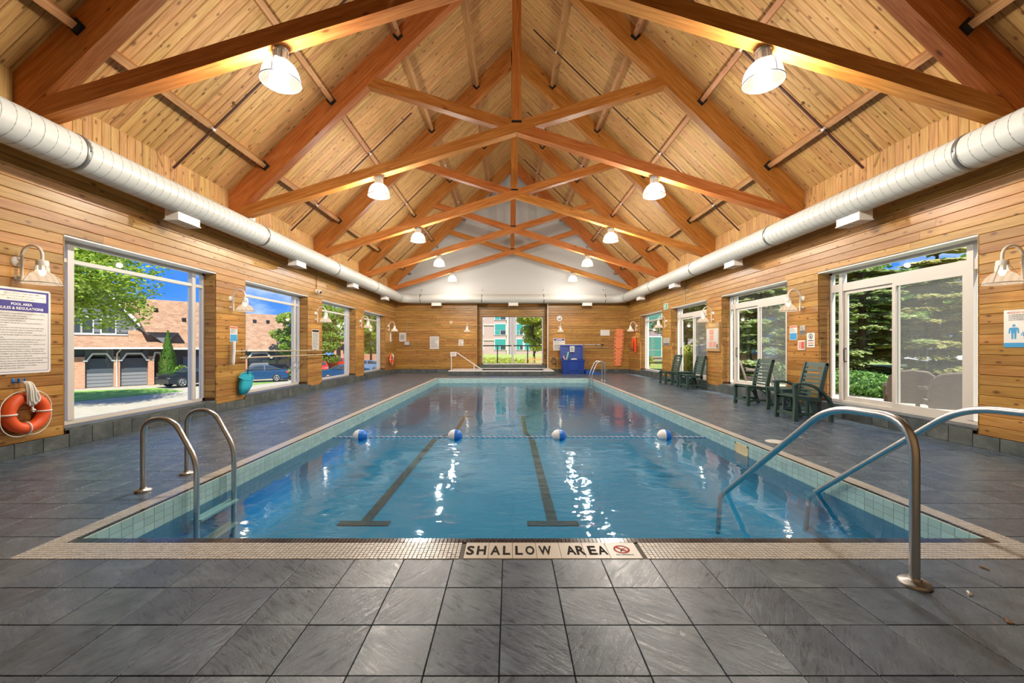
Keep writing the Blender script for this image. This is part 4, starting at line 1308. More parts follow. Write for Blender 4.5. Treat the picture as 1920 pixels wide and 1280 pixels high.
figure(-.095, -.13, .185, False).build('adult_figure', 'poster_blue', t); figure(.02, -.135, .12, True).build('child_figure', 'poster_blue', t)
# glazed notice case
t = wall_item('notice_board', 'wooden notice case with pink sheets between second and third patio doors', 'notice board', 'right', 12.62, 1.66)
m = MB(); m.box(-.40, .40, -.42, .26, .0, .05); m.box(-.42, .42, .26, .40, .0, .06); m.box(-.40, .40, -.46, -.42, 0, .06); m.build('case', 'board_wood', t)
m = MB(); m.box(-.36, .36, -.38, .22, .05, .056); m.build('backing_sheet', 'paper_grey', t)
for x, y, w_, h_ in ((-.04, .12, .26, .16), (-.04, -.06, .24, .16), (.14, -.26, .20, .17), (-.10, -.26, .20, .17)):
    panel(t, w_, h_, 'poster_pink', .002, .004, .056, 'pink_sheet', x, y)
m = MB(); m.box(.30, .325, -.37, -.25, .05, .07); m.build('door_catch', 'black_steel', t)
# exit sign: white with green running figure
t = wall_item('exit_sign', 'green and white running figure exit sign high above a patio door', 'sign', 'right', 16.42, 2.92)
panel(t, .36, .25, 'paper', .05, .006); panel(t, .15, .21, 'green_sign', .002, .003, .05, 'green_field', -.06, 0); panel(t, .09, .21, 'green_sign', .002, .003, .05, 'green_doorway', .11, 0)
m = MB(); z = .0525
for pts in ([(-.085 + .016 * math.cos(k), .065 + .016 * math.sin(k)) for k in (0, 1, 2, 3, 4, 5)], [(-.10, .045), (-.05, .045), (-.055, -.01), (-.09, -.01)], [(-.09, -.01), (-.07, -.01), (-.10, -.085), (-.12, -.075)], [(-.07, -.01), (-.052, -.01), (-.02, -.07), (-.035, -.08)], [(-.10, .045), (-.095, .03), (-.125, .005), (-.13, .015)], [(-.055, .045), (-.05, .03), (-.02, .02), (-.02, .032)]):
    m.poly([(x, y, z) for x, y in pts])
m.build('running_figure', 'text_white', t)
poster('right', 16.45, 1.535, .62, .30, 'wide grey notice under the exit sign between right windows', None, 'text_grey', 'notice', n=4, cat='notice', back='paper_grey', split=.3)
# security camera and conduits
t = wall_item('security_camera', 'round white security camera high on the left wall', 'camera', 'left', 12.71, 3.02)
m = MB(); m.lathe([(.07, 0), (.07, .03), (.05, .04)], 16); m.lathe([(.0, -.075), (.055, -.05), (.075, 0), (.055, .05), (.0, .075)], 16, Matrix.Translation((0, -.02, .09))); m.build('body', 'lamp_white', t)
m = MB(); m.lathe([(.035, 0), (.032, .012), (.0, .016)], 12, Matrix.Translation((-.03, -.03, .15)) @ Matrix.Rotation(-.5, 4, 'Y')); m.build('lens', 'black_steel', t)
def conduit(wall, a, z0, z1, lab, mat):
    t = wall_item('conduit', lab, 'conduit', wall, a, z0, None)
    m = MB(); m.tube([(0, 0, .014), (0, z1 - z0, .014)], .012, 8); m.build('pipe', mat, t)
    for q in (.15, .5, .85): MB().box(-.025, .025, (z1 - z0) * q - .012, (z1 - z0) * q + .012, .0, .03).build('saddle', mat, t)
conduit('left', 12.71, 3.08, 3.74, 'brown conduit running from the security camera up to duct', 'purlin_wood')
conduit('right', 14.7, 2.86, 3.72, 'thin tan conduit above the third patio door', 'pole_tan')
conduit('far', -5.32, 2.06, 2.75, 'thin grey conduit above the junction box', 'steel_dull')
t = wall_item('speaker_box', 'small beige speaker box sitting behind the left duct', 'speaker', 'left', 8.98, 4.13)
m = MB(); m.box(-.10, .10, -.08, .08, .0, .36); m.build('body', 'lid_white', t); m = MB(); m.box(-.085, .085, -.065, .065, .36, .366); m.build('grille', 'paper_grey', t)
# far wall pieces
t = wall_item('control_panel', 'white control panel at the left end of the far wall', 'panel', 'far', -5.53, 1.83); panel(t, .34, .46, 'paper', .07, .01, name='cabinet'); panel(t, .26, .34, 'paper_grey', .004, .006, .07, 'cover')
lines(t, -.1, .1, -.1, .1, 4, z=.0755)
t = wall_item('junction_box', 'grey junction box under the white control panel', 'box', 'far', -5.30, 1.52); panel(t, .30, .22, 'steel_dull', .08, .01, name='body'); panel(t, .22, .14, 'paper_grey', .004, .006, .08, 'cover')
t = wall_item('slim_panel', 'slim white thermometer panel above the far small life ring', 'panel', 'left', 20.65, 1.82); panel(t, .17, .48, 'paper', .03, .01, name='back'); panel(t, .05, .36, 'paper_grey', .006, .01, .03, 'scale')
poster('far', -3.89, 1.55, .47, .65, 'white notice sheet on the far wall above the hot tub rail', 'paper_grey', None, 'notice', n=16, cat='notice')
poster('far', -2.51, 1.55, .25, .32, 'small white notice left of the alcove window', 'paper_grey', None, 'notice', n=8, cat='notice')
t = wall_item('sensor_box', 'tiny cream sensor box high left of the alcove', 'sensor', 'far', -3.02, 2.60); panel(t, .15, .14, 'cream_plastic', .05, .015, name='body'); panel(t, .05, .05, 'pole_tan', .02, .01, .05, 'eye', .0, 0)
t = wall_item('wall_speaker', 'round white speaker on the far wall above a lamp', 'speaker', 'far', 2.60, 2.80)
m = MB(); m.lathe([(.155, 0), (.155, .03), (.12, .045), (.085, .035)], 24); m.build('rim', 'lamp_white', t); m = MB(); m.lathe([(.09, .034), (.04, .05), (.0, .052)], 16); m.build('cone', 'steel_dull', t)
t = wall_item('rules_sign', 'white rules sign with navy heading behind the blue storage box', 'sign', 'far', 2.58, 1.46)
panel(t, .60, .62, 'paper', .006, .02); panel(t, .56, .10, 'navy', .001, .01, .006, 'heading_band', 0, .24); lines(t, -.15, .15, .215, .265, 1, 'text_white', z=.0075, fill=.6, seed=9); lines(t, -.26, .26, -.28, .17, 14, seed=3)
t = wall_item('rules_sign', 'pale landscape notice left of the orange rescue board', 'sign', 'far', 4.97, 2.06); panel(t, .48, .30, 'paper', .012, .01); lines(t, -.2, .2, .03, .12, 3, seed=5, fill=.5); lines(t, -.2, .2, -.12, .02, 5, seed=6)
# orange rescue board
t = wall_item('rescue_board', 'orange slotted rescue spine board leaning on the far right wall', 'rescue board', 'far', 5.66, 1.30)
t.matrix_basis = t.matrix_basis @ Matrix.Rotation(R(-3), 4, 'Z')
m = MB(); Wt, Wb, H = .47, .38, 1.92
prof = [(-Wb / 2 + .06, -H / 2), (Wb / 2 - .06, -H / 2), (Wb / 2, -H / 2 + .08), (Wt / 2, .2), (Wt / 2, H / 2 - .10), (Wt / 2 - .08, H / 2), (-Wt / 2 + .08, H / 2), (-Wt / 2, H / 2 - .10), (-Wt / 2, .2), (-Wb / 2, -H / 2 + .08)]
m.prism([(x, y, .02) for x, y in prof], (0, 0, .05)); m.build('board', 'salmon', t)
m = MB()
for q in (-1, 1):
    for k in range(9):
        y = -H / 2 + .16 + k * .20; e = .035; w_ = (Wb + (Wt - Wb) * min(1, (y + H / 2) / 1.16)) / 2 - .045
        m.box(q * w_ - .014, q * w_ + .014, y - .055, y + .055, .069, .072)
m.build('hand_slots', 'black_steel', t)
for y, w_ in ((.62, .30), (.02, .34)):
    m = MB(); m.tube(arc((0, y, .074), w_ / 2, PI, 2 * PI, 10, (1, 0, 0), (0, .55, 0)), .01, 5); m.build('moulded_rib', 'poster_red', t)
panel(t, .26, .40, 'salmon', .006, .08, .07, 'head_pad', 0, .68)
# life vest and hooks on the right wall, far end
t = wall_item('life_vest', 'red orange life vest hanging on hooks at the far right', 'life vest', 'right', 20.45, 1.42)
m = MB(); pts = [(-.10, .38), (.06, .38), (.20, .22), (.25, -.05), (.23, -.36), (.10, -.38), (.07, -.02), (.0, .16), (-.07, -.05), (-.10, -.22), (-.22, -.20), (-.25, .05), (-.20, .25)]
m.prism([(x, y, .03) for x, y in pts], (0, 0, .10)); m.build('foam', 'orange', t)
m = MB(); m.box(-.22, -.11, -.26, -.12, .04, .135); m.build('blue_patch', 'navy', t); m = MB(); m.tube([(.10, .3, .13), (.16, 0, .135), (.16, -.34, .135)], .012, 5); m.build('strap', 'ink', t)
t = wall_item('hook_rail', 'row of white hooks above the red life vest', 'hooks', 'right', 20.6, 1.81); panel(t, .62, .05, 'board_wood', .014, .01, name='rail')
for x in (-.25, -.08, .09, .26):
    m = MB(); m.tube(fillet([(x, 0, .01), (x, -.02, .05), (x, .02, .07)], .02, 4), .010, 6); m.build('hook', 'lamp_white', t)

# poles across the second left window, brush and leaf net
def pole_hook(wall, a, z, lab):
    t = wall_item('pole_hook', lab, 'hook', wall, a, z, 'pole hooks'); panel(t, .03, .09, 'black_pole', .006, .008, name='plate')
    m = MB(); m.tube(fillet([(0, -.01, .004), (0, -.028, .09), (0, .025, .115)], .03, 5), .008, 6); m.build('prong', 'black_pole', t)
for a, w_ in ((9.17, 'before'), (12.42, 'beyond')):
    pole_hook('left', a, 1.235, 'upper black pole hook on the left wall, just %s the second window' % w_); pole_hook('left', a, 1.095, 'lower black pole hook on the left wall, just %s the second window' % w_)
t = wall_item('pool_brush', 'long tan pole with white curved brush head across the second left window', 'brush', 'left', 8.76, 1.235, off=.085)
m = MB(); m.tube([(.0, 0, 0), (2.0, -.008, 0), (4.3, -.01, 0)], .015, 8); m.build('pole', 'pole_tan', t)
m = MB(); m.prism([(-.035, -.285, -.02), (-.015, -.29, -.02), (.015, -.2, -.02), (.03, 0, -.02), (.035, .2, -.02), (.02, .22, -.02), (-.005, .21, -.02), (-.005, 0, -.02), (-.02, -.2, -.02)], (0, 0, .05)); m.build('brush_back', 'ladder_rail_white', t)
m = MB(); m.prism([(-.055, -.27, -.014), (-.02, -.2, -.014), (-.005, 0, -.014), (-.005, .2, -.014), (-.04, .2, -.014), (-.04, 0, -.014), (-.06, -.2, -.014)], (0, 0, .038)); m.build('bristles', 'paper_grey', t)
t = wall_item('net_pole', 'lower tan telescopic pole across the second left window', 'pole', 'left', 9.0, 1.09, off=.085)
m = MB(); m.tube([(0, 0, 0), (4.15, .0, 0)], .016, 8); m.build('shaft', 'pole_tan', t); m = MB(); m.tube([(-.04, 0, 0), (.16, 0, 0)], .019, 8); m.build('grip', 'pole_tan', t)
for q in (.14, .19):
    pass
t = wall_item('leaf_net', 'teal leaf net hanging from the pole beside the second left window', 'net', 'left', 9.22, .72, off=.04)
m = MB(); m.tube(fillet([(.03, .36, .05), (.03, .0, .05)], .02, 3), .010, 6); m.build('strap', 'black_pole', t)
m = MB(); fr_ = [(-.24, -.06, .03), (-.20, .02, .03), (.0, .045, .03), (.20, .03, .03), (.25, -.06, .03)]
m.tube(fillet(fr_, .08, 4), .013, 6); m.tube(fillet([(-.24, -.06, .03), (-.12, -.13, .10), (.14, -.13, .10), (.25, -.06, .03)], .1, 4), .011, 6); m.build('hoop', 'teal', t)
m = MB(); rn = random.Random(2)
top_ = [(-.23, -.06, .03), (-.12, .03, .03), (.02, .04, .03), (.14, .035, .03), (.24, -.06, .03), (.14, -.125, .10), (.0, -.13, .10), (-.12, -.125, .10)]
bot_ = [(-.24, -.42, .03), (-.18, -.42, .025), (-.08, -.42, .02), (.0, -.40, .02), (.06, -.36, .03), (.02, -.40, .06), (-.08, -.43, .07), (-.18, -.43, .06)]
mid_ = [(-.26, -.25, .03), (-.15, -.2, .015), (.0, -.2, .015), (.12, -.2, .02), (.18, -.2, .04), (.10, -.26, .10), (-.04, -.28, .11), (-.18, -.28, .09)]
i = m.add(top_ + mid_ + bot_)
for r_ in range(2):
    for k in range(8): m.face([i + r_ * 8 + k, i + r_ * 8 + (k + 1) % 8, i + r_ * 8 + 8 + (k + 1) % 8, i + r_ * 8 + 8 + k], True)
m.face([i + 16 + k for k in range(8)])
m.build('mesh_bag', 'teal_net', t)
# poles on the far wall
for k, (z, x0, x1, lab) in enumerate(((1.44, 2.35, 4.75, 'upper pale rescue pole on the far wall behind the blue box'), (1.30, 3.30, 5.05, 'lower pale rescue pole on the far wall behind the blue box'))):
    t = wall_item('rescue_pole', lab, 'pole', 'far', x0, z, 'rescue poles', off=.05)
    m = MB(); m.tube([(0, 0, 0), (x1 - x0, 0, 0)], .018, 8); m.build('shaft', 'pole_tan' if k else 'ladder_rail_white', t); m = MB(); m.tube([(x1 - x0 - .02, 0, 0), (x1 - x0 + .14, 0, 0)], .026, 8); m.build('tip', 'black_pole' if not k else 'pole_tan', t)
    for x in (.45 if k else 1.5, x1 - x0 - .25): MB().box(x - .015, x + .015, -.03, .03, -.05, .02).build('bracket', 'black_pole', t)
# ------------------------------------------------------------------ green slatted chairs and tables
def sweep_plate(path, w, y0, y1, mb):
    """a flat board bent in the xz plane: path of centres, width w, from y0 to y1"""
    P = [Vector((p[0], 0, p[1])) for p in path]; L, Rr = [], []
    for k in range(len(P)):
        a = P[max(k - 1, 0)]; b = P[min(k + 1, len(P) - 1)]; d = (b - a).normalized(); n = Vector((-d.z, 0, d.x)) * (w[k] if isinstance(w, (list, tuple)) else w) * .5
        L.append(P[k] + n); Rr.append(P[k] - n)
    for k in range(len(P) - 1):
        q = [L[k], L[k + 1], Rr[k + 1], Rr[k]]
        i = mb.add([(p.x, y0, p.z) for p in q] + [(p.x, y1, p.z) for p in q])
        for f in ((0, 1, 2, 3), (7, 6, 5, 4), (0, 4, 5, 1), (2, 6, 7, 3)): mb.face([i + j for j in f])
        if k == 0: mb.face([i, i + 3, i + 7, i + 4])
        if k == len(P) - 2: mb.face([i + 1, i + 5, i + 6, i + 2])
    return mb
GM = 'green_plastic'
def qb(pts, n=8):
    a, b, c = [Vector((p[0], p[1])) for p in pts]
    return [tuple(a * (1 - t) ** 2 + b * 2 * t * (1 - t) + c * t * t) for t in [k / n for k in range(n + 1)]]
def chair(lab, loc, rz, arms):
    """faces local -x"""
    t = thing('slatted_chair', lab, 'chair', loc, rz, 'green slatted chairs along the right wall')
    hw = .27
    for q in (-1, 1):
        y0, y1 = (hw - .04, hw) if q > 0 else (-hw, -hw + .04)
        # back stile running down into the rear leg
        st = qb([(.30, 1.03), (.185, .62), (.17, .42)], 7) + (qb([(.17, .42), (.17, .20), (.27, .0)], 6)[1:] if not arms else [])
        sweep_plate(st, .075, y0, y1, m := MB()); m.build('back_stile', GM, t)
        ft = .675 if arms else .435
        m = MB(); sweep_plate([(-.275, 0), (-.262, ft * .5), (-.27, ft)], [.075, .06, .075], y0 - (.02 * (q < 0)), y1 + (.02 * (q > 0)), m); m.build('front_leg', GM, t)
        m = MB(); sweep_plate([(-.28, .425), (.0, .395), (.20, .375)], .07, y0, y1, m); m.build('seat_rail', GM, t)
        if arms:
            m = MB(); ya, yb = (hw - .01, hw + .065) if q > 0 else (-hw - .065, -hw + .01)
            sweep_plate(qb([(-.31, .665), (.12, .72), (.33, .33)], 9) + [(.34, .15), (.335, .0)], .038, ya, yb, m); m.build('curved_arm', GM, t)
            m = MB(); sweep_plate([(.06, .38), (.10, .2), (.15, .0)], [.09, .075, .085], y0 - .03 * q, y1 - .03 * q, m); m.build('rear_leg', GM, t)
        else:
            m = MB(); sweep_plate(qb([(-.20, .40), (.10, .40), (.20, .16)], 8), .022, y0 + .008, y1 - .008, m); m.build('curved_brace', GM, t)
        m = MB(); sweep_plate([(-.27, .10), (-.10, .125), (.08, .125), (.22 if not arms else .12, .10)], .05, y0 + .008, y1 - .008, m); m.build('side_stretcher', GM, t)
    m = MB()
    for k in range(6):
        a = k / 5; x = -.285 + a * .07; 
    n = 7
    for k in range(n):
        x0 = -.285 + k * .066; z = .462 - .045 * (k / (n - 1)); z = z - (.02 if k == 0 else 0)
        MB().box(x0, x0 + .056, -hw - .005, hw + .005, z - .018, z).build('seat_slat', GM, t)
    bp_ = qb([(.30, 1.03), (.185, .62), (.17, .42)], 40)
    for k in range(8):
        i = 1 + int(k * 4.6); (xa, za), (xb, zb) = bp_[i], bp_[min(i + 3, 40)]
        MB_ = MB(); sweep_plate([(xa - .012, za), (xb - .012, zb)], .022, -hw + .03, hw - .03, MB_); MB_.build('back_slat', GM, t)
    m = MB(); i = 0
    (xa, za), (xb, zb) = bp_[0], bp_[2]; sweep_plate([(xa + .004, za + .012), (xb, zb)], .035, -hw, hw, m); m.build('top_rail', GM, t)
    m = MB(); p = [(-hw + .03, .075), (-hw + .03, .13), (-.1, .155), (.1, .155), (hw - .03, .13), (hw - .03, .075), (.1, .105), (-.1, .105)]
    m.prism([(-.285, y, z) for y, z in p], (.03, 0, 0)); m.build('front_stretcher', GM, t)
    return t
def side_table(lab, loc, rz):
    t = thing('side_table', lab, 'table', loc, rz, 'green side tables between the chairs')
    for k in range(6):
        y = -.285 + k * .096; MB().box(-.29, .29, y, y + .088, .465, .487).build('top_slat', GM, t)
    m = MB(); m.box(-.26, .26, -.255, -.23, .405, .465); m.box(-.26, .26, .23, .255, .405, .465); m.box(-.26, -.235, -.23, .23, .405, .465); m.box(.235, .26, -.23, .23, .405, .465); m.build('apron', GM, t)
    for q in (-1, 1):
        for r_ in (-1, 1):
            m = MB(); sweep_plate([(q * .25, 0), (q * .235, .22), (q * .245, .465)], [.075, .06, .075], r_ * .255 - .02, r_ * .255 + .02, m); m.build('leg', GM, t)
        m = MB(); sweep_plate(qb([(-.16, .41), (.10, .40), (.215, .12)], 8), .022, q * .255 - .012, q * .255 + .012, m); m.build('curved_brace', GM, t)
        m = MB(); sweep_plate([(-.24, .09), (-.08, .115), (.08, .115), (.24, .09)], .05, q * .255 - .012, q * .255 + .012, m); m.build('stretcher', GM, t)
    return t
chair('nearest dark green slatted armchair, in front of the leaflet holder', (5.37, 7.68, 0), 0, True)
chair('dark green armless chair before the second patio door, beyond the near table', (5.64, 9.62, 0), 0, False)
chair('dark green armless chair before the third patio door, nearer one', (5.84, 13.27, 0), 0, False)
chair('farthest dark green armless chair, beyond the far small table', (5.80, 14.98, 0), 0, False)
side_table('dark green side table between the two nearest green chairs', (5.74, 8.58, 0), 0)
side_table('dark green side table between the two far green chairs', (5.86, 14.12, 0), 0)

# ------------------------------------------------------------------ hot tub
HX0, HX1, HY0, HY1, HZ = -2.86, 2.09, 19.4, AYB - .22, .21
TX0, TX1, TY0, TY1 = -1.38, 1.70, 19.92, 21.62
t = thing('hot_tub', 'raised slate sided hot tub with white rim in front of the alcove window', 'hot tub', (0, 20.5, 0))
TO = -Vector(t.location)
def tb(m, n, mat, kind=None):
    o = m.build(n, mat, t, loc=TO)
    if kind: o['kind'] = kind
m = MB()
m.box(HX0, TX0, HY0, YF - .04, 0, HZ - .03); m.box(TX1, HX1, HY0, YF - .04, 0, HZ - .03); m.box(TX0, TX1, HY0, TY0, 0, HZ - .03); m.box(TX0, TX1, TY1, HY1, 0, HZ - .03)
m.box(TX0, TX1, TY0, TY1, -.01, .0); m.box(AX0 + .02, TX0, YF - .04, HY1, 0, HZ - .03); m.box(TX1, AX1 - .02, YF - .04, HY1, 0, HZ - .03)
tb(m, 'platform', 'grout')
m = MB()
m.box(HX0, TX0, HY0, YF - .04, HZ - .03, HZ); m.box(TX1, HX1, HY0, YF - .04, HZ - .03, HZ); m.box(TX0, TX1, HY0, TY0, HZ - .03, HZ); m.box(TX0, TX1, TY1, HY1, HZ - .03, HZ)
m.box(AX0 + .02, TX0, YF - .04, HY1, HZ - .03, HZ); m.box(TX1, AX1 - .02, YF - .04, HY1, HZ - .03, HZ)
tb(m, 'rim', 'white_trim')
m = MB(); q = (TX1 - TX0) / 60
for k in range(60):
    xa = TX0 + k * q; m.cr = .3; m.box(xa + .004, xa + q - .004, TY1 - .006, TY1, .10, HZ - .032)
tb(m, 'inner_tiles', 'mosaic_black', 'stuff')
m = MB(); m.poly([(TX0, TY0, .12), (TX1, TY0, .12), (TX1, TY1, .12), (TX0, TY1, .12)]); tb(m, 'tub_water', 'water')
n = 16; q = (HX1 - HX0) / n
for k in range(n):
    m = MB(); m.cham(-q / 2 + .003, q / 2 - .003, -.085, .085, 0, .012, .003)
    o = put('tile', m.mesh('tile', 'slate_base'), t, mat4=Matrix.Translation(TO) @ Matrix(((1, 0, 0, HX0 + (k + .5) * q), (0, 0, -1, HY0), (0, 1, 0, .09), (0, 0, 0, 1))))
for k in range(7):
    for X, zx in ((HX0, -1), (HX1, 1)):
        m = MB(); m.cham(-.15, .15, -.085, .085, 0, .012, .003); y = HY0 + .155 + k * .307; zz = Vector((zx, 0, 0)); x_ = Vector((0, 1, 0)); yv = zz.cross(x_)
        put('tile', m.mesh('tile', 'slate_base'), t, mat4=Matrix.Translation(TO) @ Matrix(((x_.x, yv.x, zz.x, X), (x_.y, yv.y, zz.y, y), (x_.z, yv.z, zz.z, .09), (0, 0, 0, 1))))
t = thing('hot_tub_rail', 'white handrail sloping down into the hot tub', 'handrail', (-2.80, 20.1, HZ))
m = MB(); m.tube(fillet([(0, 0, 0), (0, 0, .82), (.26, 0, .84), (1.48, 0, .02), (1.5, 0, -.12)], [.05, .08, .02], 5), .022, 8); m.build('rail', 'ladder_rail_white', t)
m = MB(); m.tube([(1.10, 0, 0), (1.10, 0, .27)], .022, 8); m.build('post', 'ladder_rail_white', t)
m = MB(); m.lathe([(.05, 0), (.05, .012), (.025, .02)], 12); m.lathe([(.05, 0), (.05, .012), (.025, .02)], 12, Matrix.Translation((1.10, 0, 0))); m.build('floor_flange', 'steel_dull', t)
t = thing('rail_sign', 'small white sign fixed on top of the hot tub handrail', 'sign', (-2.70, 20.05, 1.02))
t.matrix_basis = frame_T((-2.70, 20.07, .98), (1, 0, 0), (0, 0, 1)); panel(t, .29, .21, 'paper', .006, .01); lines(t, -.1, .1, -.06, .06, 3, z=.0068, seed=12)
t = thing('standpipe', 'white vertical pipe at the right edge of the alcove', 'pipe', (AX1 - .06, YF - .05, HZ))
m = MB(); m.tube([(0, 0, 0), (0, 0, 3.4)], .03, 8); m.build('pipe', 'ladder_rail_white', t)
for z in (.6, 1.8, 2.9): MB().box(-.04, .04, -.04, .08, z - .015, z + .015).build('pipe_clip', 'ladder_rail_white', t)
t = thing('hose_reel', 'dark green coiled hose hanging beside the alcove pipe', 'hose', (2.30, YF - .02, .62))
m = MB()
for k in range(4): m.tube([(.11 * math.cos(2 * PI * j / 16), -.05 - .02 * k, .16 * math.sin(2 * PI * j / 16)) for j in range(16)], .014, 6, closed=True)
m.tube(fillet([(.10, -.06, -.05), (.12, -.08, -.3), (.05, -.1, -.55)], .1, 4), .014, 6); m.build('coil', 'green_plastic', t); m = MB(); m.tube([(0, .0, .12), (0, -.13, .12)], .015, 6); m.build('bracket', 'steel_dull', t)

# ------------------------------------------------------------------ blue storage box with open lid
t = thing('storage_box', 'large blue plastic storage box standing open under its upright lid', 'storage box', (3.15, 20.75, 0))
def tub_shell(x0, x1, y0, y1, z0, z1, th, taper):
    m = MB()
    def ring(z, off): return [(x0 + off, y0 + off, z), (x1 - off, y0 + off, z), (x1 - off, y1 - off, z), (x0 + off, y1 - off, z)]
    a = m.add(ring(z0, taper)); b = m.add(ring(z1, 0)); c = m.add(ring(z1, th)); d = m.add(ring(z0 + th, taper + th))
    for k in range(4):
        j = (k + 1) % 4
        m.face([a + k, a + j, b + j, b + k]); m.face([b + k, b + j, c + j, c + k]); m.face([c + k, c + j, d + j, d + k])
    m.face([a, a + 3, a + 2, a + 1]); m.face([d, d + 1, d + 2, d + 3]); return m
tub_shell(-.54, .54, -.36, .30, 0, .68, .04, .03).build('box_body', 'bin_blue', t)
for x in (-.42, -.28, .28, .42):
    MB().box(x - .03, x + .03, -.375, -.335, .05, .62).build('moulded_rib', 'bin_blue', t)
m = MB(); m.prism([(x, -.372, z + .36) for x, z in rounded(.44, .40, .07)], (0, .03, 0)); m.build('front_panel', 'bin_blue', t)
m = MB(); m.box(-.57, .57, -.39, -.35, .64, .70); m.box(-.57, .57, .29, .33, .64, .70); m.box(-.57, -.53, -.35, .29, .64, .70); m.box(.53, .57, -.35, .29, .64, .70); m.build('box_rim', 'bin_blue', t)
m = MB(); T = Matrix.Translation((0, .33, .70)) @ Matrix.Rotation(R(-6), 4, 'X')
m.prism([(x, .0, z + .36) for x, z in rounded(1.16, .72, .06)], (0, .04, 0), T); m.box(-.58, .58, -.07, .0, .0, .05, T); m.box(-.58, .58, -.07, .0, .67, .72, T); m.box(-.58, -.53, -.07, 0, .05, .67, T); m.box(.53, .58, -.07, 0, .05, .67, T); m.build('lid', 'bin_blue', t)
t = thing('tag_sign', 'small white notice hung on the open blue lid', 'sign', (0, 0, 0)); t.matrix_basis = frame_T((3.16, 20.93, 1.22), (1, 0, 0), (0, -.1, 1)); panel(t, .24, .30, 'paper', .006, .01); lines(t, -.08, .08, -.1, .1, 6, z=.0068, seed=13)
t = thing('foam_noodle', 'pale green foam noodle sticking out of the blue box', 'pool noodle', (2.86, 20.75, .45)); m = MB(); m.tube([(-.03, 0, 0), (.0, -.02, .3), (.10, .06, .62)], .045, 10); m.build('foam', 'noodle_green', t)
t = thing('foam_noodle', 'pink foam noodle end in the left corner of the blue box', 'pool noodle', (2.74, 20.7, .45)); m = MB(); m.tube([(.05, 0, 0), (.0, .02, .3), (-.04, .06, .42)], .04, 10); m.build('foam', 'noodle_pink', t)
t = thing('kick_board', 'pale curved board edge showing above the blue box rim', 'float board', (3.22, 20.70, .40)); m = MB(); m.prism([(x, 0, z) for x, z in [(-.18, 0), (.18, 0), (.18, .28), (.12, .34), (0, .365), (-.12, .34), (-.18, .28)]], (0, .03, 0)); m.build('foam', 'paper', t)
t = thing('floor_mat', 'dark blue folded mat on the deck right of the storage box', 'mat', (4.12, 20.35, 0))
m = MB(); m.prism([(-.40, -.28, 0), (.44, -.28, 0), (.40, -.28, .05), (.05, -.28, .12), (-.40, -.28, .16)], (0, .6, 0)); m.build('lower_fold', 'mat_blue', t); m = MB(); m.prism([(-.38, -.2, .165), (.0, -.2, .13), (.02, -.2, .15), (-.34, -.2, .22)], (0, .45, 0)); m.build('upper_fold', 'mat_blue', t)

# ------------------------------------------------------------------ outside: ground
def ground_poly(name, pts, z, mat, lab, t=.1):
    m = MB(); m.prism([(x, y, z - t) for x, y in pts], (0, 0, t)); return struct(name, m.mesh(name, mat), lab)
GL = -1.7
ground_poly('ground_left', [(-140, -30), (-7.5, -30), (-7.5, 120), (-140, 120)], GL - .02, 'asphalt', 'pale driveway outside the left windows')
ground_poly('ground_right', [(6.52, -30), (140, -30), (140, 150), (6.52, 150)], -.06, 'lawn_back', 'sunlit lawn outside the right windows')
ground_poly('ground_far', [(-7.5, 22.55), (6.52, 22.55), (6.52, 150), (-7.5, 150)], -.10, 'lawn_back', 'lawn beyond the far window')
ground_poly('patio', [(6.53, 2.0), (9.6, 2.0), (9.6, 14.5), (8.4, 22.0), (6.53, 22.0)], -.0, 'patio', 'pale concrete patio outside the sliding doors', .06)
# lawn strip by the garages (edges follow the house front)
UX, UY = .674, .738; HA = Vector((-32.0, 29.2))
def hp(u, v): return (HA.x + UX * u - UY * v, HA.y + UY * u + UX * v)
ground_poly('lawn_left', [hp(-9, -11), hp(.8, -9.8), hp(6.0, -7.6), hp(5.3, -3.6), hp(1, -2.2), hp(-9, -2.2)], GL, 'lawn', 'green lawn strip before the garages', .03)
ground_poly('lawn_left', [hp(9.6, -6.7), hp(12.9, -4.4), hp(12.5, -3.7), hp(9.6, -4.4)], GL, 'lawn', 'small lawn beside the blue car', .03)

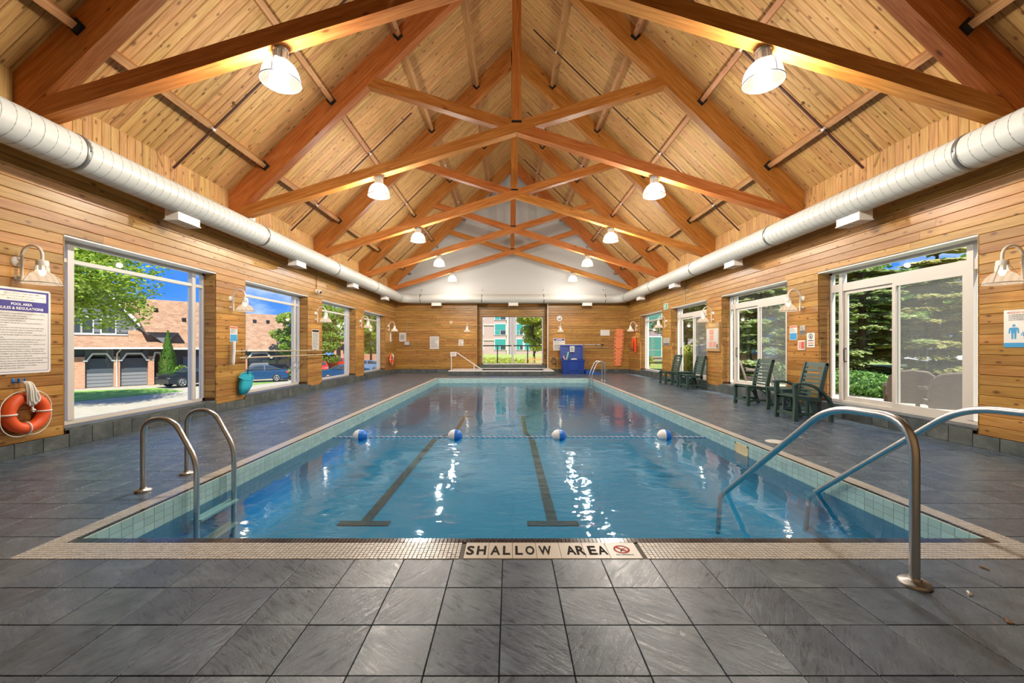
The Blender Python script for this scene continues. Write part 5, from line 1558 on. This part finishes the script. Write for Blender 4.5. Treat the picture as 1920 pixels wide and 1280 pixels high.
# ------------------------------------------------------------------ houses
ANG = math.atan2(UY, UX)
def house_root(lab, u, v=0):
    x, y = hp(u, v); return thing('house', lab, 'house', (x, y, GL), ANG)
t = house_root('grey and brick townhouse with two garage doors and brown shingle roof', 0)
def hb(name, mat, *boxes, parent=None):
    m = MB()
    for b in boxes: m.box(*b)
    return m.build(name, mat, parent or t)
hb('wall', 'siding_dark', (-6, 6.2, .25, .5, 2.35, 3.05), (-6, 6.2, 1.2, 1.4, 0, 3.0)); hb('side_wall', 'siding_grey', (6.0, 6.2, .3, 8, 0, 3.0), (-6, 6.2, 7.8, 8, 0, 4))
for (a, b) in ((-1.9, -1.3), (.75, 1.55), (3.08, 3.42), (5.05, 5.42), (5.82, 6.2)): hb('brick_pier', 'brick', (a, b, 0, .5, 0, 2.3))
for a, b in ((-1.3, .75), (1.55, 3.08), (3.42, 5.05)):
    d = hb('garage_door', 'garage_door', (a, b, .35, .42, 0, 2.15))
    for k in range(4): hb('door_panel', 'garage_door', (a + .06, b - .06, .325, .36, .06 + k * .26, .27 + k * .26), parent=d)
    hb('door_glass', 'garage_glass', (a + .02, b - .02, .32, .352, 1.08, 2.12), parent=d)
    m = MB(); z0, z1 = 1.95, 2.45; pts = [(a - .1, z0), (a + .12, z0), (a + .42, z1 - .0), (b - .42, z1), (b - .12, z0), (b + .1, z0), (b + .1, z0 + .12), (b - .06, z0 + .12), (b - .36, z1 + .12), (a + .36, z1 + .12), (a + .06, z0 + .12), (a - .1, z0 + .12)]
    m.prism([(x, -.04, z) for x, z in pts], (0, .09, 0)); m.build('arch_trim', 'house_trim', t)
    m = MB(); m.prism([(x, .05, z) for x, z in [(a, z0 + .1), (a + .36, z1 + .1), (b - .36, z1 + .1), (b, z0 + .1), (b, 3.0), (a, 3.0)]], (0, .2, 0)); m.build('arch_wall', 'siding_dark', t)
m = MB(); pts = [(5.42, 1.95), (5.5, 2.5), (5.74, 2.5), (5.82, 1.95), (5.92, 1.95), (5.82, 2.62), (5.42, 2.62), (5.3, 1.95)]; m.prism([(x, -.04, z) for x, z in pts], (0, .09, 0)); m.build('arch_trim', 'house_trim', t)
hb('entry_door', 'window_dark', (5.42, 5.82, .6, .65, 0, 2.4))
m = MB(); m.tube([(3.25, -.06, 0), (3.25, -.06, 2.5), (3.42, -.3, 2.8), (3.42, -.35, 2.95)], .05, 6); m.build('downpipe', 'house_trim', t)
hb('wall_lantern', 'black_steel', (4.6, 4.74, -.1, .05, 2.62, 2.85))
m = MB(); m.prism([(-6, -.45, 2.98), (-6, 1.6, 3.96), (-6, 1.6, 3.80), (-6, -.45, 2.86)], (12.5, 0, 0)); m.build('skirt_roof', 'roof_shingle', t)
hb('gutter', 'house_trim', (-6, 6.5, -.55, -.43, 2.86, 3.0))
# upper storey and gable
m = MB(); m.prism([(-1.3, 1.5, 3.8), (5.5, 1.5, 3.8), (5.5, 1.5, 3.9), (2.1, 1.5, 8.5), (-1.3, 1.5, 3.9)], (0, .3, 0)); m.build('gable_wall', 'siding_dark', t)
for k in range(7):
    zz = 4.15 + k * .30; wd = (8.5 - zz) / 1.353
    MB().box(2.1 - wd + .2, 2.1 + wd - .2, 1.46, 1.5, zz, zz + .27).build('siding_board', 'siding_grey', t)
for a, b in ((.0, .55), (.95, 1.35), (1.45, 2.0), (2.5, 3.25)):
    w_ = hb('window_frame', 'house_trim', (a - .08, b + .08, 1.40, 1.47, 4.0, 5.35)); hb('pane', 'window_dark', (a, b, 1.385, 1.405, 4.1, 5.25), parent=w_)
hb('window_sill', 'house_trim', (-.4, 4.4, 1.36, 1.5, 3.93, 4.02))
for s in (-1, 1):
    m = MB(); e = Vector((2.1 + s * 3.75, 1.15, 3.45)); a = Vector((2.1, 1.15, 8.55)); d = (a - e); n = Vector((-d.z, 0, d.x)).normalized() * .28 * (1 if s < 0 else -1)
    m.prism([e, a, a + Vector((0, 0, -.42)), e + Vector((-s * .30, 0, -.02))], (0, .35, 0)); m.build('barge_board', 'house_trim', t)
    m = MB(); m.prism([e + Vector((s * .1, 0, .02)), a + Vector((0, 0, .14)), a + Vector((0, 0, 0)), e + Vector((0, 0, -.1))], (0, 6.5, 0)); m.build('gable_roof', 'roof_shingle', t)
# main roof behind
m = MB(); m.prism([(4.0, .2, 2.95), (4.0, 4.0, 7.15), (4.0, 8.2, 2.95), (4.0, 8.2, 2.8), (4.0, 4.0, 6.95), (4.0, .2, 2.8)], (7.1, 0, 0)); m.build('main_roof', 'roof_shingle', t)
hb('rear_wall', 'siding_dark', (6.2, 11, 1.0, 7.5, 0, 3.2)); hb('garage_door', 'garage_door', (7.4, 10.3, .92, 1.0, 0, 2.2)); hb('gutter', 'house_trim', (6.3, 11.1, .1, .22, 2.80, 2.95))
for x, y, z in ((5.9, 3.05, 6.15), (7.7, 2.35, 5.38)): hb('roof_vent', 'black_steel', (x - .14, x + .14, y - .2, y + .1, z - .05, z + .18))
m = MB(); m.prism([(6.05, .25, 3.3), (7.1, .25, 4.25), (5.05, .25, 4.25)], (0, 1.2, 0)); m.build('dormer_cheek', 'siding_grey', t)
m = MB(); m.prism([(4.9, .0, 4.2), (7.3, .0, 4.2), (6.7, 1.6, 5.5), (4.4, 1.6, 5.9)], (0, .12, .12)); m.build('dormer_roof', 'roof_shingle', t)

def simple_house(lab, x, y, Wd, ridge, eave, depth, gable_side, seed=0, ang=ANG):
    r = thing('house', lab, 'house', (x, y, GL), ang); rn = random.Random(seed)
    def b(name, mat, *bx, parent=None):
        m = MB()
        for q in bx: m.box(*q)
        return m.build(name, mat, parent or r)
    if gable_side == 'end':
        b('wall', 'siding_dark', (.2, Wd - .2, .5, depth - .5, 0, eave))
        m = MB(); m.prism([(0, -.1, eave - .1), (0, depth / 2, ridge), (0, depth + .1, eave - .1), (0, depth + .1, eave - .3), (0, depth / 2, ridge - .2), (0, -.1, eave - .3)], (Wd, 0, 0)); m.build('roof', 'roof_shingle', r)
        m = MB(); m.prism([(Wd - .22, .5, eave - .1), (Wd - .22, depth - .5, eave - .1), (Wd - .22, depth / 2, ridge - .25)], (.1, 0, 0)); m.build('gable_wall', 'siding_grey', r)
        m = MB(); m.prism([(Wd, -.15, eave - .32), (Wd, depth / 2, ridge - .15), (Wd, depth / 2, ridge + .03), (Wd, -.15, eave - .1)], (.12, 0, 0)); m.prism([(Wd, depth + .15, eave - .32), (Wd, depth / 2, ridge - .15), (Wd, depth / 2, ridge + .03), (Wd, depth + .15, eave - .1)], (.12, 0, 0)); m.build('barge_board', 'house_trim', r)
        for k in range(max(1, int(Wd / 2.6))):
            a = .5 + k * 2.5
            b('brick_pier', 'brick', (a - .25, a + .12, .0, .5, 0, 2.3)); d = b('garage_door', 'garage_door', (a + .2, a + 2.0, .4, .5, 0, 2.1))
            m = MB(); m.prism([(q, -.04, z) for q, z in [(a, 1.95), (a + .2, 1.95), (a + .55, 2.4), (a + 1.7, 2.4), (a + 2.0, 1.95), (a + 2.2, 1.95), (a + 2.2, 2.07), (a + 2.06, 2.07), (a + 1.76, 2.52), (a + .49, 2.52), (a + .14, 2.07), (a, 2.07)]], (0, .09, 0)); m.build('arch_trim', 'house_trim', r)
        b('gutter', 'house_trim', (0, Wd, -.25, -.1, eave - .32, eave - .18))
        for a in (Wd * .42, Wd * .66): b('roof_vent', 'black_steel', (a - .14, a + .14, depth * .36 - .1, depth * .36 + .1, eave + (ridge - eave) * .72, eave + (ridge - eave) * .72 + .3))
    else:
        b('wall', 'siding_dark', (.3, Wd - .3, .3, depth, 0, eave))
        m = MB(); m.prism([(.3, .3, eave - .05), (Wd - .3, .3, eave - .05), (Wd / 2, .3, ridge - .3)], (0, .2, 0)); m.build('gable_wall', 'siding_grey', r)
        w_ = b('window_frame', 'house_trim', (Wd / 2 - .75, Wd / 2 + .75, .2, .3, eave + .3, eave + 1.9)); 
        for q in (-.62, .04): b('pane', 'window_dark', (Wd / 2 + q, Wd / 2 + q + .58, .17, .21, eave + .4, eave + 1.8), parent=w_)
        for s in (-1, 1):
            m = MB(); e = Vector((Wd / 2 + s * (Wd / 2 + .3), -.3, eave - .5)); a = Vector((Wd / 2, -.3, ridge)); m.prism([e, a, a + Vector((0, 0, -.25)), e + Vector((-s * .25, 0, -.02))], (0, depth, 0)); m.build('roof', 'roof_shingle', r)
            m = MB(); m.prism([e + Vector((0, -.06, 0)), a + Vector((0, -.06, .02)), a + Vector((0, -.06, -.4)), e + Vector((-s * .35, -.06, -.03))], (0, .06, 0)); m.build('barge_board', 'house_trim', r)
        m = MB(); m.prism([(-.5, -1.2, eave - .3), (-.5, .4, eave + .35), (-.5, .4, eave + .2), (-.5, -1.2, eave - .45)], (Wd + 1, 0, 0)); m.build('skirt_roof', 'roof_shingle', r)
        for a in (.4, Wd * .36, Wd * .66): b('brick_pier', 'brick', (a, a + .45, -.6, -.1, 0, 2.3))
        b('garage_door', 'garage_door', (Wd * .45, Wd * .62, .2, .3, 0, 2.1))
    return r
simple_house('brown roofed house behind the blue car, seen through second left window', *hp(11.25, -.3), 4.9, 6.35, 2.95, 8.2, 'end', 2)
simple_house('small steep gabled house behind red cars, seen through third left window', -36.4, 85.4, 4.6, 8.2, 4.0, 8, 'front', 3, R(22))

# ------------------------------------------------------------------ cars
def car(lab, paint, loc, heading, suv=False, k=1.0):
    """front towards local -x"""
    t = thing('car', lab, 'car', loc, heading); L, Wd = 4.6 * k, 1.84 * k
    H = (1.62 if suv else 1.44) * k
    lo = [(-2.28, .32), (-2.30, .58), (-2.22, .78), (-1.95, .90), (-1.05, 1.00), (1.75, 1.04), (2.15, 1.02), (2.28, .86), (2.30, .42), (2.2, .30), (1.80, .26), (-1.8, .24)]
    if suv: lo = [(x, z + (.06 if z > .5 else 0)) for x, z in lo]
    top = [(-1.05, 1.0), (-.35, 1.38), (.0, 1.43), (.75, 1.42), (1.25, 1.28), (1.85, 1.03)] if not suv else [(-1.10, 1.05), (-.40, 1.50), (.1, 1.61), (1.2, 1.60), (1.75, 1.48), (2.10, 1.10)]
    def loft(prof, w0, w1, zref, ztop, name, mat, parent, inset=.0):
        m = MB(); n = len(prof); rows_ = []
        def wy(z): return w0 + (w1 - w0) * max(0, min(1, (z - zref) / (ztop - zref)))
        for s, f in ((-1, 1.0), (-1, .88), (1, .88), (1, 1.0)):
            rows_.append((s, f))
        pts = []
        cx = sum(p[0] for p in prof) / n; cz = sum(p[1] for p in prof) / n
        i0 = m.add([(x * k, -wy(z) * k * .985, z * k) for x, z in [(cx + (x - cx) * .975, cz + (z - cz) * .95) for x, z in prof]])
        i1 = m.add([(x * k, -wy(z) * k * .93, z * k) for x, z in prof]); i2 = m.add([(x * k, wy(z) * k * .93, z * k) for x, z in prof])
        i3 = m.add([(x * k, wy(z) * k * .985, z * k) for x, z in [(cx + (x - cx) * .975, cz + (z - cz) * .95) for x, z in prof]])
        for a, b in ((i0, i1), (i1, i2), (i2, i3)):
            for j in range(n): m.face([a + j, a + (j + 1) % n, b + (j + 1) % n, b + j])
        m.face([i0 + j for j in range(n)][::-1]); m.face([i3 + j for j in range(n)])
        return m.build(name, mat, parent)
    body = loft(lo, .92, .90, .3, 1.0, 'body', paint, t)
    loft(top, .90, .68, 1.0, 1.5, 'cabin', paint, t)
    zc = 1.02 if not suv else 1.07
    gl_ = [(x * .93 + .05, zc + .03 + (z - zc) * .84) for x, z in top]
    for s in (-1, 1):
        m = MB(); wy = lambda z: (.905 + (.69 - .905) * (z - 1.0) / .5) * k
        mid = .45
        for lo_, hi_ in ((-9, mid - .04), (mid + .04, 9)):
            pts = [(max(lo_, min(hi_, x)), z) for x, z in gl_]
            # clip height along the roof line
            m.poly([(x * k, s * (wy(z) + .006), z * k) for x, z in pts])
        m.build('side_window', 'car_glass', t)
    m = MB(); a, b = top[0], top[1]; m.poly([((a[0] - .01) * k, -.74 * k, (a[1] + .03) * k), ((a[0] - .01) * k, .74 * k, (a[1] + .03) * k), ((b[0] - .02) * k, .62 * k, (b[1]) * k), ((b[0] - .02) * k, -.62 * k, b[1] * k)]); m.build('windscreen', 'car_glass', t)
    m = MB(); a, b = top[-1], top[-2]; m.poly([((a[0] + .02) * k, -.72 * k, (a[1] + .04) * k), ((a[0] + .02) * k, .72 * k, (a[1] + .04) * k), ((b[0] + .03) * k, .62 * k, b[1] * k), ((b[0] + .03) * k, -.62 * k, b[1] * k)]); m.build('rear_window', 'car_glass', t)
    rw = (.36 if suv else .33) * k
    for x in (-1.42, 1.36):
        for s in (-1, 1):
            T = Matrix.Translation((x * k, s * .84 * k, rw)) @ Matrix.Rotation(PI / 2, 4, 'X')
            m = MB(); m.lathe([(rw * .6, -.11), (rw, -.10), (rw, .10), (rw * .6, .11)], 20, T); o = m.build('wheel', 'tyre', t)
            m = MB(); 
            for j in range(5): m.box(-.03 * k, .03 * k, 0, rw * .62, -.125, .125, T @ Matrix.Rotation(2 * PI * j / 5, 4, 'Z'))
            m.tube([T @ Vector((rw * .64 * math.cos(2 * PI * j / 16), rw * .64 * math.sin(2 * PI * j / 16), s * -.112)) for j in range(16)], .025, 5, closed=True); m.build('rim', 'alloy', o)
    for s in (-1, 1):
        MB().box(2.10 * k, 2.31 * k, s * .78 * k - .13, s * .78 * k + .13, .74 * k, .90 * k).build('tail_lamp', 'lamp_red', t)
        MB().box(-2.27 * k, -2.1 * k, s * .72 * k - .16, s * .72 * k + .16, .66 * k, .76 * k).build('head_lamp', 'alloy', t)
    return t
x, y = hp(7.55, -3.05); car('black parked car before the townhouse garages', 'car_black', (x, y, GL), math.atan2(.917, .40), True, 1.0)
car('dark blue parked car seen through the second left window', 'car_blue', (-21.9, 36.3, GL), math.atan2(.52, .85), False, 1.0)
car('red sedan parked before the gabled house, farther of two red cars', 'car_red', (-23.2, 57.0, GL), math.atan2(.3, .95), False, 1.05)
car('red small car with open front, nearer of two red cars', 'car_red', (-22.0, 48.2, GL), math.atan2(.9, -.45), False, .95)
car('dark low car roof at the foot of the third left window', 'car_blue', (-15.2, 38.0, GL), math.atan2(.55, .83), False, 1.0)
car('pale blue car seen through the farthest left window', 'car_lightblue', (-17.4, 50.0, GL), math.atan2(.15, 1), False, 1.0)
car('white car glimpsed between conifers through the nearest patio door', 'car_white', (24.6, 24.0, -.06), math.atan2(.4, .9), False, .9)

# ------------------------------------------------------------------ trees and shrubs
def leaves(mb, c, rad, n, size, rn, flat=1.0, shell=.45):
    cx, cy, cz = c
    for _ in range(n):
        while True:
            x, y, z = rn.uniform(-1, 1), rn.uniform(-1, 1), rn.uniform(-1, 1); d = x * x + y * y + z * z
            if shell * shell < d < 1: break
        p = Vector((cx + x * rad[0], cy + y * rad[1], cz + z * rad[2]))
        u = Vector((rn.uniform(-1, 1), rn.uniform(-1, 1), rn.uniform(-1, 1) * flat)).normalized(); w = u.cross(Vector((rn.uniform(-1, 1), rn.uniform(-1, 1), rn.uniform(-1, 1)))).normalized()
        s = size * rn.uniform(.6, 1.3); mb.cr = rn.random()
        mb.poly([p - u * s, p + w * s * .55, p + u * s, p - w * s * .55])
def broad_tree(lab, loc, h, crown, blobs, n, size, mat, seed, group=None):
    rn = random.Random(seed); t = thing('leafy_tree', lab, 'tree', loc, 0, group)
    m = MB(); tk = .6 if h < 6 else 1.0; m.tube([(0, 0, 0), (.05, 0, h * .3), (-.05, .05, h * .6), (.0, 0, h * .85)], [.16 * tk, .13 * tk, .10 * tk, .04 * tk], 8)
    bl = []
    for k in range(blobs):
        a = rn.uniform(0, 2 * PI); r_ = crown[0] * math.sqrt(rn.random()) * .75; z = h - crown[1] + rn.uniform(-.8, .8) * crown[1]
        f = 1 - .45 * abs((z - (h - crown[1])) / crown[1]); bl.append((r_ * f * math.cos(a), r_ * f * math.sin(a), z))
    for b in bl[:10]: m.tube([(0, 0, max(h * .3, b[2] - 1.4)), ((b[0]) * .5, b[1] * .5, b[2] - .5), b], [.06, .04, .015], 5)
    m.build('trunk', 'bark', t)
    m = MB()
    for b in bl:
        q = crown[0] * rn.uniform(.26, .42); leaves(m, b, (q, q, q * .62), n // blobs, size, rn, .5, .2)
    o = m.build('crown', mat, t); o['kind'] = 'stuff'; return t
def conifer(lab, loc, h, r0, n, mat, seed, group='conifers beyond the patio', skip=.1):
    rn = random.Random(seed); t = thing('conifer', lab, 'tree', loc, 0, group)
    m = MB(); m.tube([(0, 0, 0), (.05, 0, h * .5), (0, 0, h)], [.17, .10, .02], 7)
    tips = []; tiers = int(h / .42)
    for k in range(tiers):
        z = h * skip + (h * (1 - skip)) * (k + .3) / tiers; r_ = r0 * (1 - (z / h)) ** .75 + .12
        for j in range(9):
            a = rn.uniform(0, 2 * PI); l = r_ * rn.uniform(.7, 1.1); tips.append((z, a, l))
    for z, a, l in tips[::4]: m.tube([(0, 0, z), (l * .9 * math.cos(a), l * .9 * math.sin(a), z - l * .12)], [.028, .008], 4)
    m.build('trunk', 'bark', t)
    m = MB(); per = max(4, n // len(tips))
    for z, a, l in tips:
        ca, sa = math.cos(a), math.sin(a)
        for _ in range(per):
            q = l * (rn.random() ** .42); side = rn.uniform(-.32, .32) * (l - q * .5 + .15)
            p = Vector((q * ca - side * sa, q * sa + side * ca, z - q * .16 - abs(side) * .18 + rn.uniform(-.05, .05)))
            d = Vector((ca - side * sa * 1.2, sa + side * ca * 1.2, rn.uniform(-.35, .2))).normalized(); w = d.cross(Vector((rn.uniform(-.4, .4), rn.uniform(-.4, .4), 1))).normalized(); s = rn.uniform(.10, .21)
            m.cr = rn.random(); m.poly([p - d * s, p + w * s * .38, p + d * s, p - w * s * .38])
    o = m.build('crown', mat, t); o['kind'] = 'stuff'; return t
def shrub(lab, loc, rad, n, size, mat, seed, group=None, name='shrub'):
    rn = random.Random(seed); t = thing(name, lab, 'shrub', loc, 0, group)
    m = MB()
    for k in range(5): m.tube([(rn.uniform(-.1, .1), rn.uniform(-.1, .1), 0), (rn.uniform(-.5, .5) * rad[0], rn.uniform(-.5, .5) * rad[1], rad[2] * .9)], [.03, .01], 4)
    m.build('stems', 'bark', t); m = MB(); leaves(m, (0, 0, rad[2] * .95), rad, n, size, rn, 1, .55); o = m.build('foliage', mat, t); o['kind'] = 'stuff'; return t
# left side
broad_tree('lime green maple close outside the nearest left window', (-23.0, 20.6, GL), 10.8, (4.9, 3.3), 44, 24000, .115, 'leaf_lime', 5)
t = thing('cedar', 'slim columnar cedar right of the townhouse entry', 'tree', (-27.5, 33.5, GL))
m = MB(); m.tube([(0, 0, 0), (0, 0, 3.6)], [.08, .02], 6); m.build('trunk', 'bark', t)
m = MB(); rn = random.Random(9)
for _ in range(3200):
    z = rn.uniform(.15, 4.3); r_ = .62 * min(1, (4.4 - z) / 2.6) * (.75 + .25 * rn.random()); a = rn.uniform(0, 2 * PI); p = Vector((r_ * math.cos(a), r_ * math.sin(a), z)); u = Vector((math.cos(a) * .3, math.sin(a) * .3, 1)).normalized(); w = Vector((-math.sin(a), math.cos(a), 0)); s = rn.uniform(.05, .11); m.cr = rn.random(); m.poly([p - u * s, p + w * s * .6, p + u * s, p - w * s * .6])
o = m.build('crown', 'cedar_leaf', t); o['kind'] = 'stuff'
shrub('round bright green shrub beside the columnar cedar', (-26.7, 33.9, GL), (.75, .75, .8), 1500, .08, 'leaf_green', 12)
broad_tree('bright green tree covering the gable in the second left window', (-20.2, 38.5, GL), 6.6, (2.1, 2.6), 24, 9000, .13, 'leaf_lime', 15, 'trees by the parking')
shrub('low dark green shrub behind the blue car tail', (-19.5, 38.9, GL), (1.6, 1.2, .65), 1500, .09, 'shrub_leaf', 16)
broad_tree('leafy tree left of the steep gabled house', (-24.6, 55.0, GL), 7.8, (2.6, 3.6), 26, 9000, .17, 'leaf_green', 17, 'trees by the parking')
broad_tree('big leafy tree behind the steep gabled house', (-46.0, 112.0, GL), 16, (8, 7.5), 34, 9000, .42, 'leaf_lime', 18, 'trees by the parking')
broad_tree('tree with dark forked trunk in the farthest left window', (-17.5, 52.5, GL), 8.6, (3.2, 3.0), 26, 8500, .17, 'leaf_lime', 19, 'trees by the parking')
broad_tree('tall tree behind the forked trunk tree', (-24.5, 78.0, GL), 12.0, (7, 5.8), 34, 9000, .32, 'leaf_green', 20, 'trees by the parking')
broad_tree('wide lime tree right of the steep gabled house', (-34.5, 100.0, GL), 13.0, (7, 6.3), 30, 7000, .38, 'leaf_lime', 23, 'trees by the parking')
m = MB(); m.box(-24, -14.2, 60, 60.25, GL, GL + 2.0); o = m.build('garden_wall', 'brick'); tag(o, 'low brick wall behind the forked trunk tree', 'wall')
# far window
shrub('flowering hedge under the apartment block, seen through the alcove window', (-1.0, 30.0, -.1), (2.6, .8, .34), 4200, .07, 'leaf_yellow', 21, name='hedge')
broad_tree('yellow green tree filling the right half of the alcove window', (2.0, 34.0, -.1), 5.5, (1.6, 2.3), 30, 13000, .10, 'leaf_yellow', 22)
t = thing('picket_fence', 'low brown picket fence under the yellow green tree', 'fence', (2.0, 29.0, -.1))
for k in range(18): MB().box(-.9 + k * .14, -.9 + k * .14 + .07, 0, .025, 0, .75).build('picket', 'fence_wood', t)
MB().box(-.92, 1.6, .025, .06, .5, .58).build('rail', 'fence_wood', t); MB().box(-.92, 1.6, .025, .06, .15, .23).build('rail', 'fence_wood', t)
# right side
names_c = [('tall dark conifer behind the hedge, left pane of nearest patio door', (13.2, 15.6), 6.6, 2.7, 'needle'), ('golden green conifer behind the wicker chairs', (15.2, 14.8), 5.5, 2.6, 'needle_gold'), ('broad conifer at the right edge of nearest patio door', (17.4, 15.2), 5.0, 2.4, 'needle_gold'),
           ('conifer standing back between the two nearest patio doors', (15.2, 20.2), 7.4, 2.9, 'needle'), ('conifer seen through the right pane of second patio door', (11.0, 18.2), 6.9, 2.4, 'needle'), ('conifer seen through the left pane of second patio door', (11.2, 22.4), 7.2, 2.4, 'needle'), ('pale conifer behind others at second patio door', (14.6, 24.8), 8.0, 2.9, 'needle_gold')]
for k, (lab, (x, y), h, r0, mt) in enumerate(names_c): conifer(lab, (x, y, -.06), h, r0, 24000, mt, 40 + k, skip=.09)
shrub('low clipped green hedge beside the patio path', (9.9, 11.9, -.06), (.75, 1.5, .36), 5200, .055, 'shrub_leaf', 31, name='hedge')
shrub('yellow green shrub outside the third patio door', (9.4, 22.2, -.06), (.9, .9, .75), 3000, .07, 'leaf_yellow', 32, 'garden shrubs')
shrub('sunlit shrub before the gazebo', (11.8, 27.0, -.06), (1.2, 1.0, .8), 2600, .09, 'leaf_yellow', 33, 'garden shrubs')
shrub('low shrub against the apartment, farthest right window', (9.2, 30.5, -.1), (1.4, 1.0, .5), 2200, .09, 'shrub_leaf', 34, 'garden shrubs')
shrub('dark shrub behind the patio before second door', (11.0, 16.0, -.06), (.8, 1.1, .45), 2600, .06, 'shrub_leaf', 35, 'garden shrubs')
broad_tree('leafy tree over the gazebo in the third patio door', (14.2, 33.5, -.06), 8.5, (3.2, 3.4), 26, 9000, .16, 'leaf_green', 36)
for k, (x, y) in enumerate(((17.5, 29.5), (23.0, 29.0), (28.5, 27.5), (34.0, 27.0))):
    broad_tree('tall leafy tree far behind the conifers, %s from the gazebo' % ['first', 'second', 'third', 'fourth'][k], (x, y, -.06), 7.4, (4.4, 3.7), 34, 8500, .24, 'leaf_green', 60 + k, 'trees behind the conifers')
t = thing('gazebo', 'small garden gazebo with ribbed blue grey roof', 'gazebo', (15.6, 36.5, -.06))
m = MB(); m.lathe([(2.3, 2.35), (.12, 3.85)], 8, cap=(True, True), sm=False); m.build('roof', 'gazebo_roof', t)
for k in range(8):
    a = 2 * PI * k / 8
    MB().tube([(2.3 * math.cos(a), 2.3 * math.sin(a), 2.37), (.1 * math.cos(a), .1 * math.sin(a), 3.88)], .05, 5).build('roof_rib', 'slab_white', t)
    MB().tube([(2.0 * math.cos(a), 2.0 * math.sin(a), 0), (2.0 * math.cos(a), 2.0 * math.sin(a), 2.4)], .07, 6).build('post', 'slab_white', t)
# wicker lounge chairs on the patio
def wicker(lab, loc, rz, mat='wicker'):
    t = thing('wicker_chair', lab, 'chair', loc, rz, 'wicker chairs on the patio')
    m = MB(); ol = [(-.30, .30), (-.33, .55), (-.30, .80), (-.20, .90), (0, .93), (.20, .90), (.30, .80), (.33, .55), (.30, .30)]
    T = Matrix.Translation((0, .26, 0)) @ Matrix.Rotation(R(-16), 4, 'X')
    m.prism([(x, 0, z) for x, z in ol], (0, .045, 0), T); m.build('backrest', mat, t)
    m = MB(); m.tube([T @ Vector((x, .02, z)) for x, z in ol], .03, 7); m.build('back_frame', mat, t)
    for q in (-.15, 0, .15): 
        m = MB(); m.tube([T @ Vector((q * 1.0, -.002, .32)), T @ Vector((q * 1.15, -.002, .88))], .010, 4); m.build('back_stay', mat, t)
    m = MB(); m.prism([(x, y, .30) for x, y in [(-.30, -.32), (.30, -.32), (.29, .36), (-.29, .36)]], (0, 0, .09)); m.build('seat', mat, t)
    for q in (-1, 1):
        m = MB(); m.tube(fillet([(q * .33, .36, .62), (q * .36, .05, .60), (q * .35, -.30, .58), (q * .32, -.36, .02)], .12, 5), .032, 7); m.build('arm', mat, t)
        m = MB(); m.tube([(q * .28, .34, .34), (q * .30, .42, .0)], .025, 6); m.build('leg', mat, t)
    return t
wicker('left of two wicker chairs outside the nearest patio door', (7.72, 8.02, .0), R(140)); wicker('right of two wicker chairs outside the nearest patio door', (7.66, 7.25, .0), R(146))
wicker('wicker chair outside the second patio door', (7.7, 12.8, .0), R(60))

# ------------------------------------------------------------------ apartment block beyond
t = thing('apartment_block', 'pink and mauve apartment block with teal windows beyond the garden', 'building', (0, 80, -.1))
m = MB(); m.box(-16, 50, 0, 10, 0, 17.5); m.build('wall', 'pink_block', t)
x = -14.6; k = 0
while x < 48:
    MB().box(x + 4.7 - .0, x + 6.0, -.35, 0, 0, 17.5).build('pilaster', 'mauve_block', t)
    MB().box(x + 4.2, x + 4.62, -.18, 0, 0, 17.5).build('pilaster', 'cream_block', t)
    for f in range(6):
        z = 1.0 + f * 2.9
        for (a, b) in ((x + 1.95, x + 4.0), (x + 6.1, x + 7.3), (x + 7.7, x + 9.5)):
            if x < 6 and f > 3: continue
            fr_ = MB(); fr_.box(a - .15, b + .15, -.10, .0, z - .22, z + 2.0); o = fr_.build('window_frame', 'slab_white', t)
            MB().box(a, b, -.14, -.10, z + .75, z + 1.9).build('pane', 'teal_window', o); c = (a + b) / 2
            MB().box(a, c - .04, -.14, -.10, z - .1, z + .66).build('pane', 'teal_window', o); MB().box(c + .04, b, -.14, -.10, z - .1, z + .66).build('pane', 'window_dark', o)
    for f in range(1, 6):
        MB().box(x - .1, x + 9.8, -.12, 0, f * 2.9 - .25, f * 2.9 - .02).build('floor_band', 'cream_block', t)
    x += 9.9; k += 1
MB().box(-16.4, 50.4, -.5, 10.4, 17.5, 17.9).build('parapet', 'slab_white', t)
t = thing('apartment_wing', 'grey apartment wing with teal windows outside the farthest right window', 'building', (13.2, 42, -.1))
m = MB(); m.box(0, 7, 0, 14, 0, 15); m.build('wall', 'mauve_block', t)
for f in range(5):
    for (a, b) in ((.5, 2.1), (2.9, 4.4)):
        z = .5 + f * 2.8
        o = MB().box(a - .12, b + .12, -.10, 0, z - .12, z + 2.0).build('window_frame', 'slab_white', t); MB().box(a, b, -.14, -.10, z + .7, z + 1.9).build('pane', 'teal_window', o); MB().box(a, b, -.14, -.10, z, z + .6).build('pane', 'teal_window', o)
    o = MB().box(-.10, 0, 1.5, 4.5, .4 + f * 2.8, 2.5 + f * 2.8).build('window_frame', 'slab_white', t); MB().box(-.14, -.10, 1.7, 4.3, .5 + f * 2.8, 2.4 + f * 2.8).build('pane', 'teal_window', o)
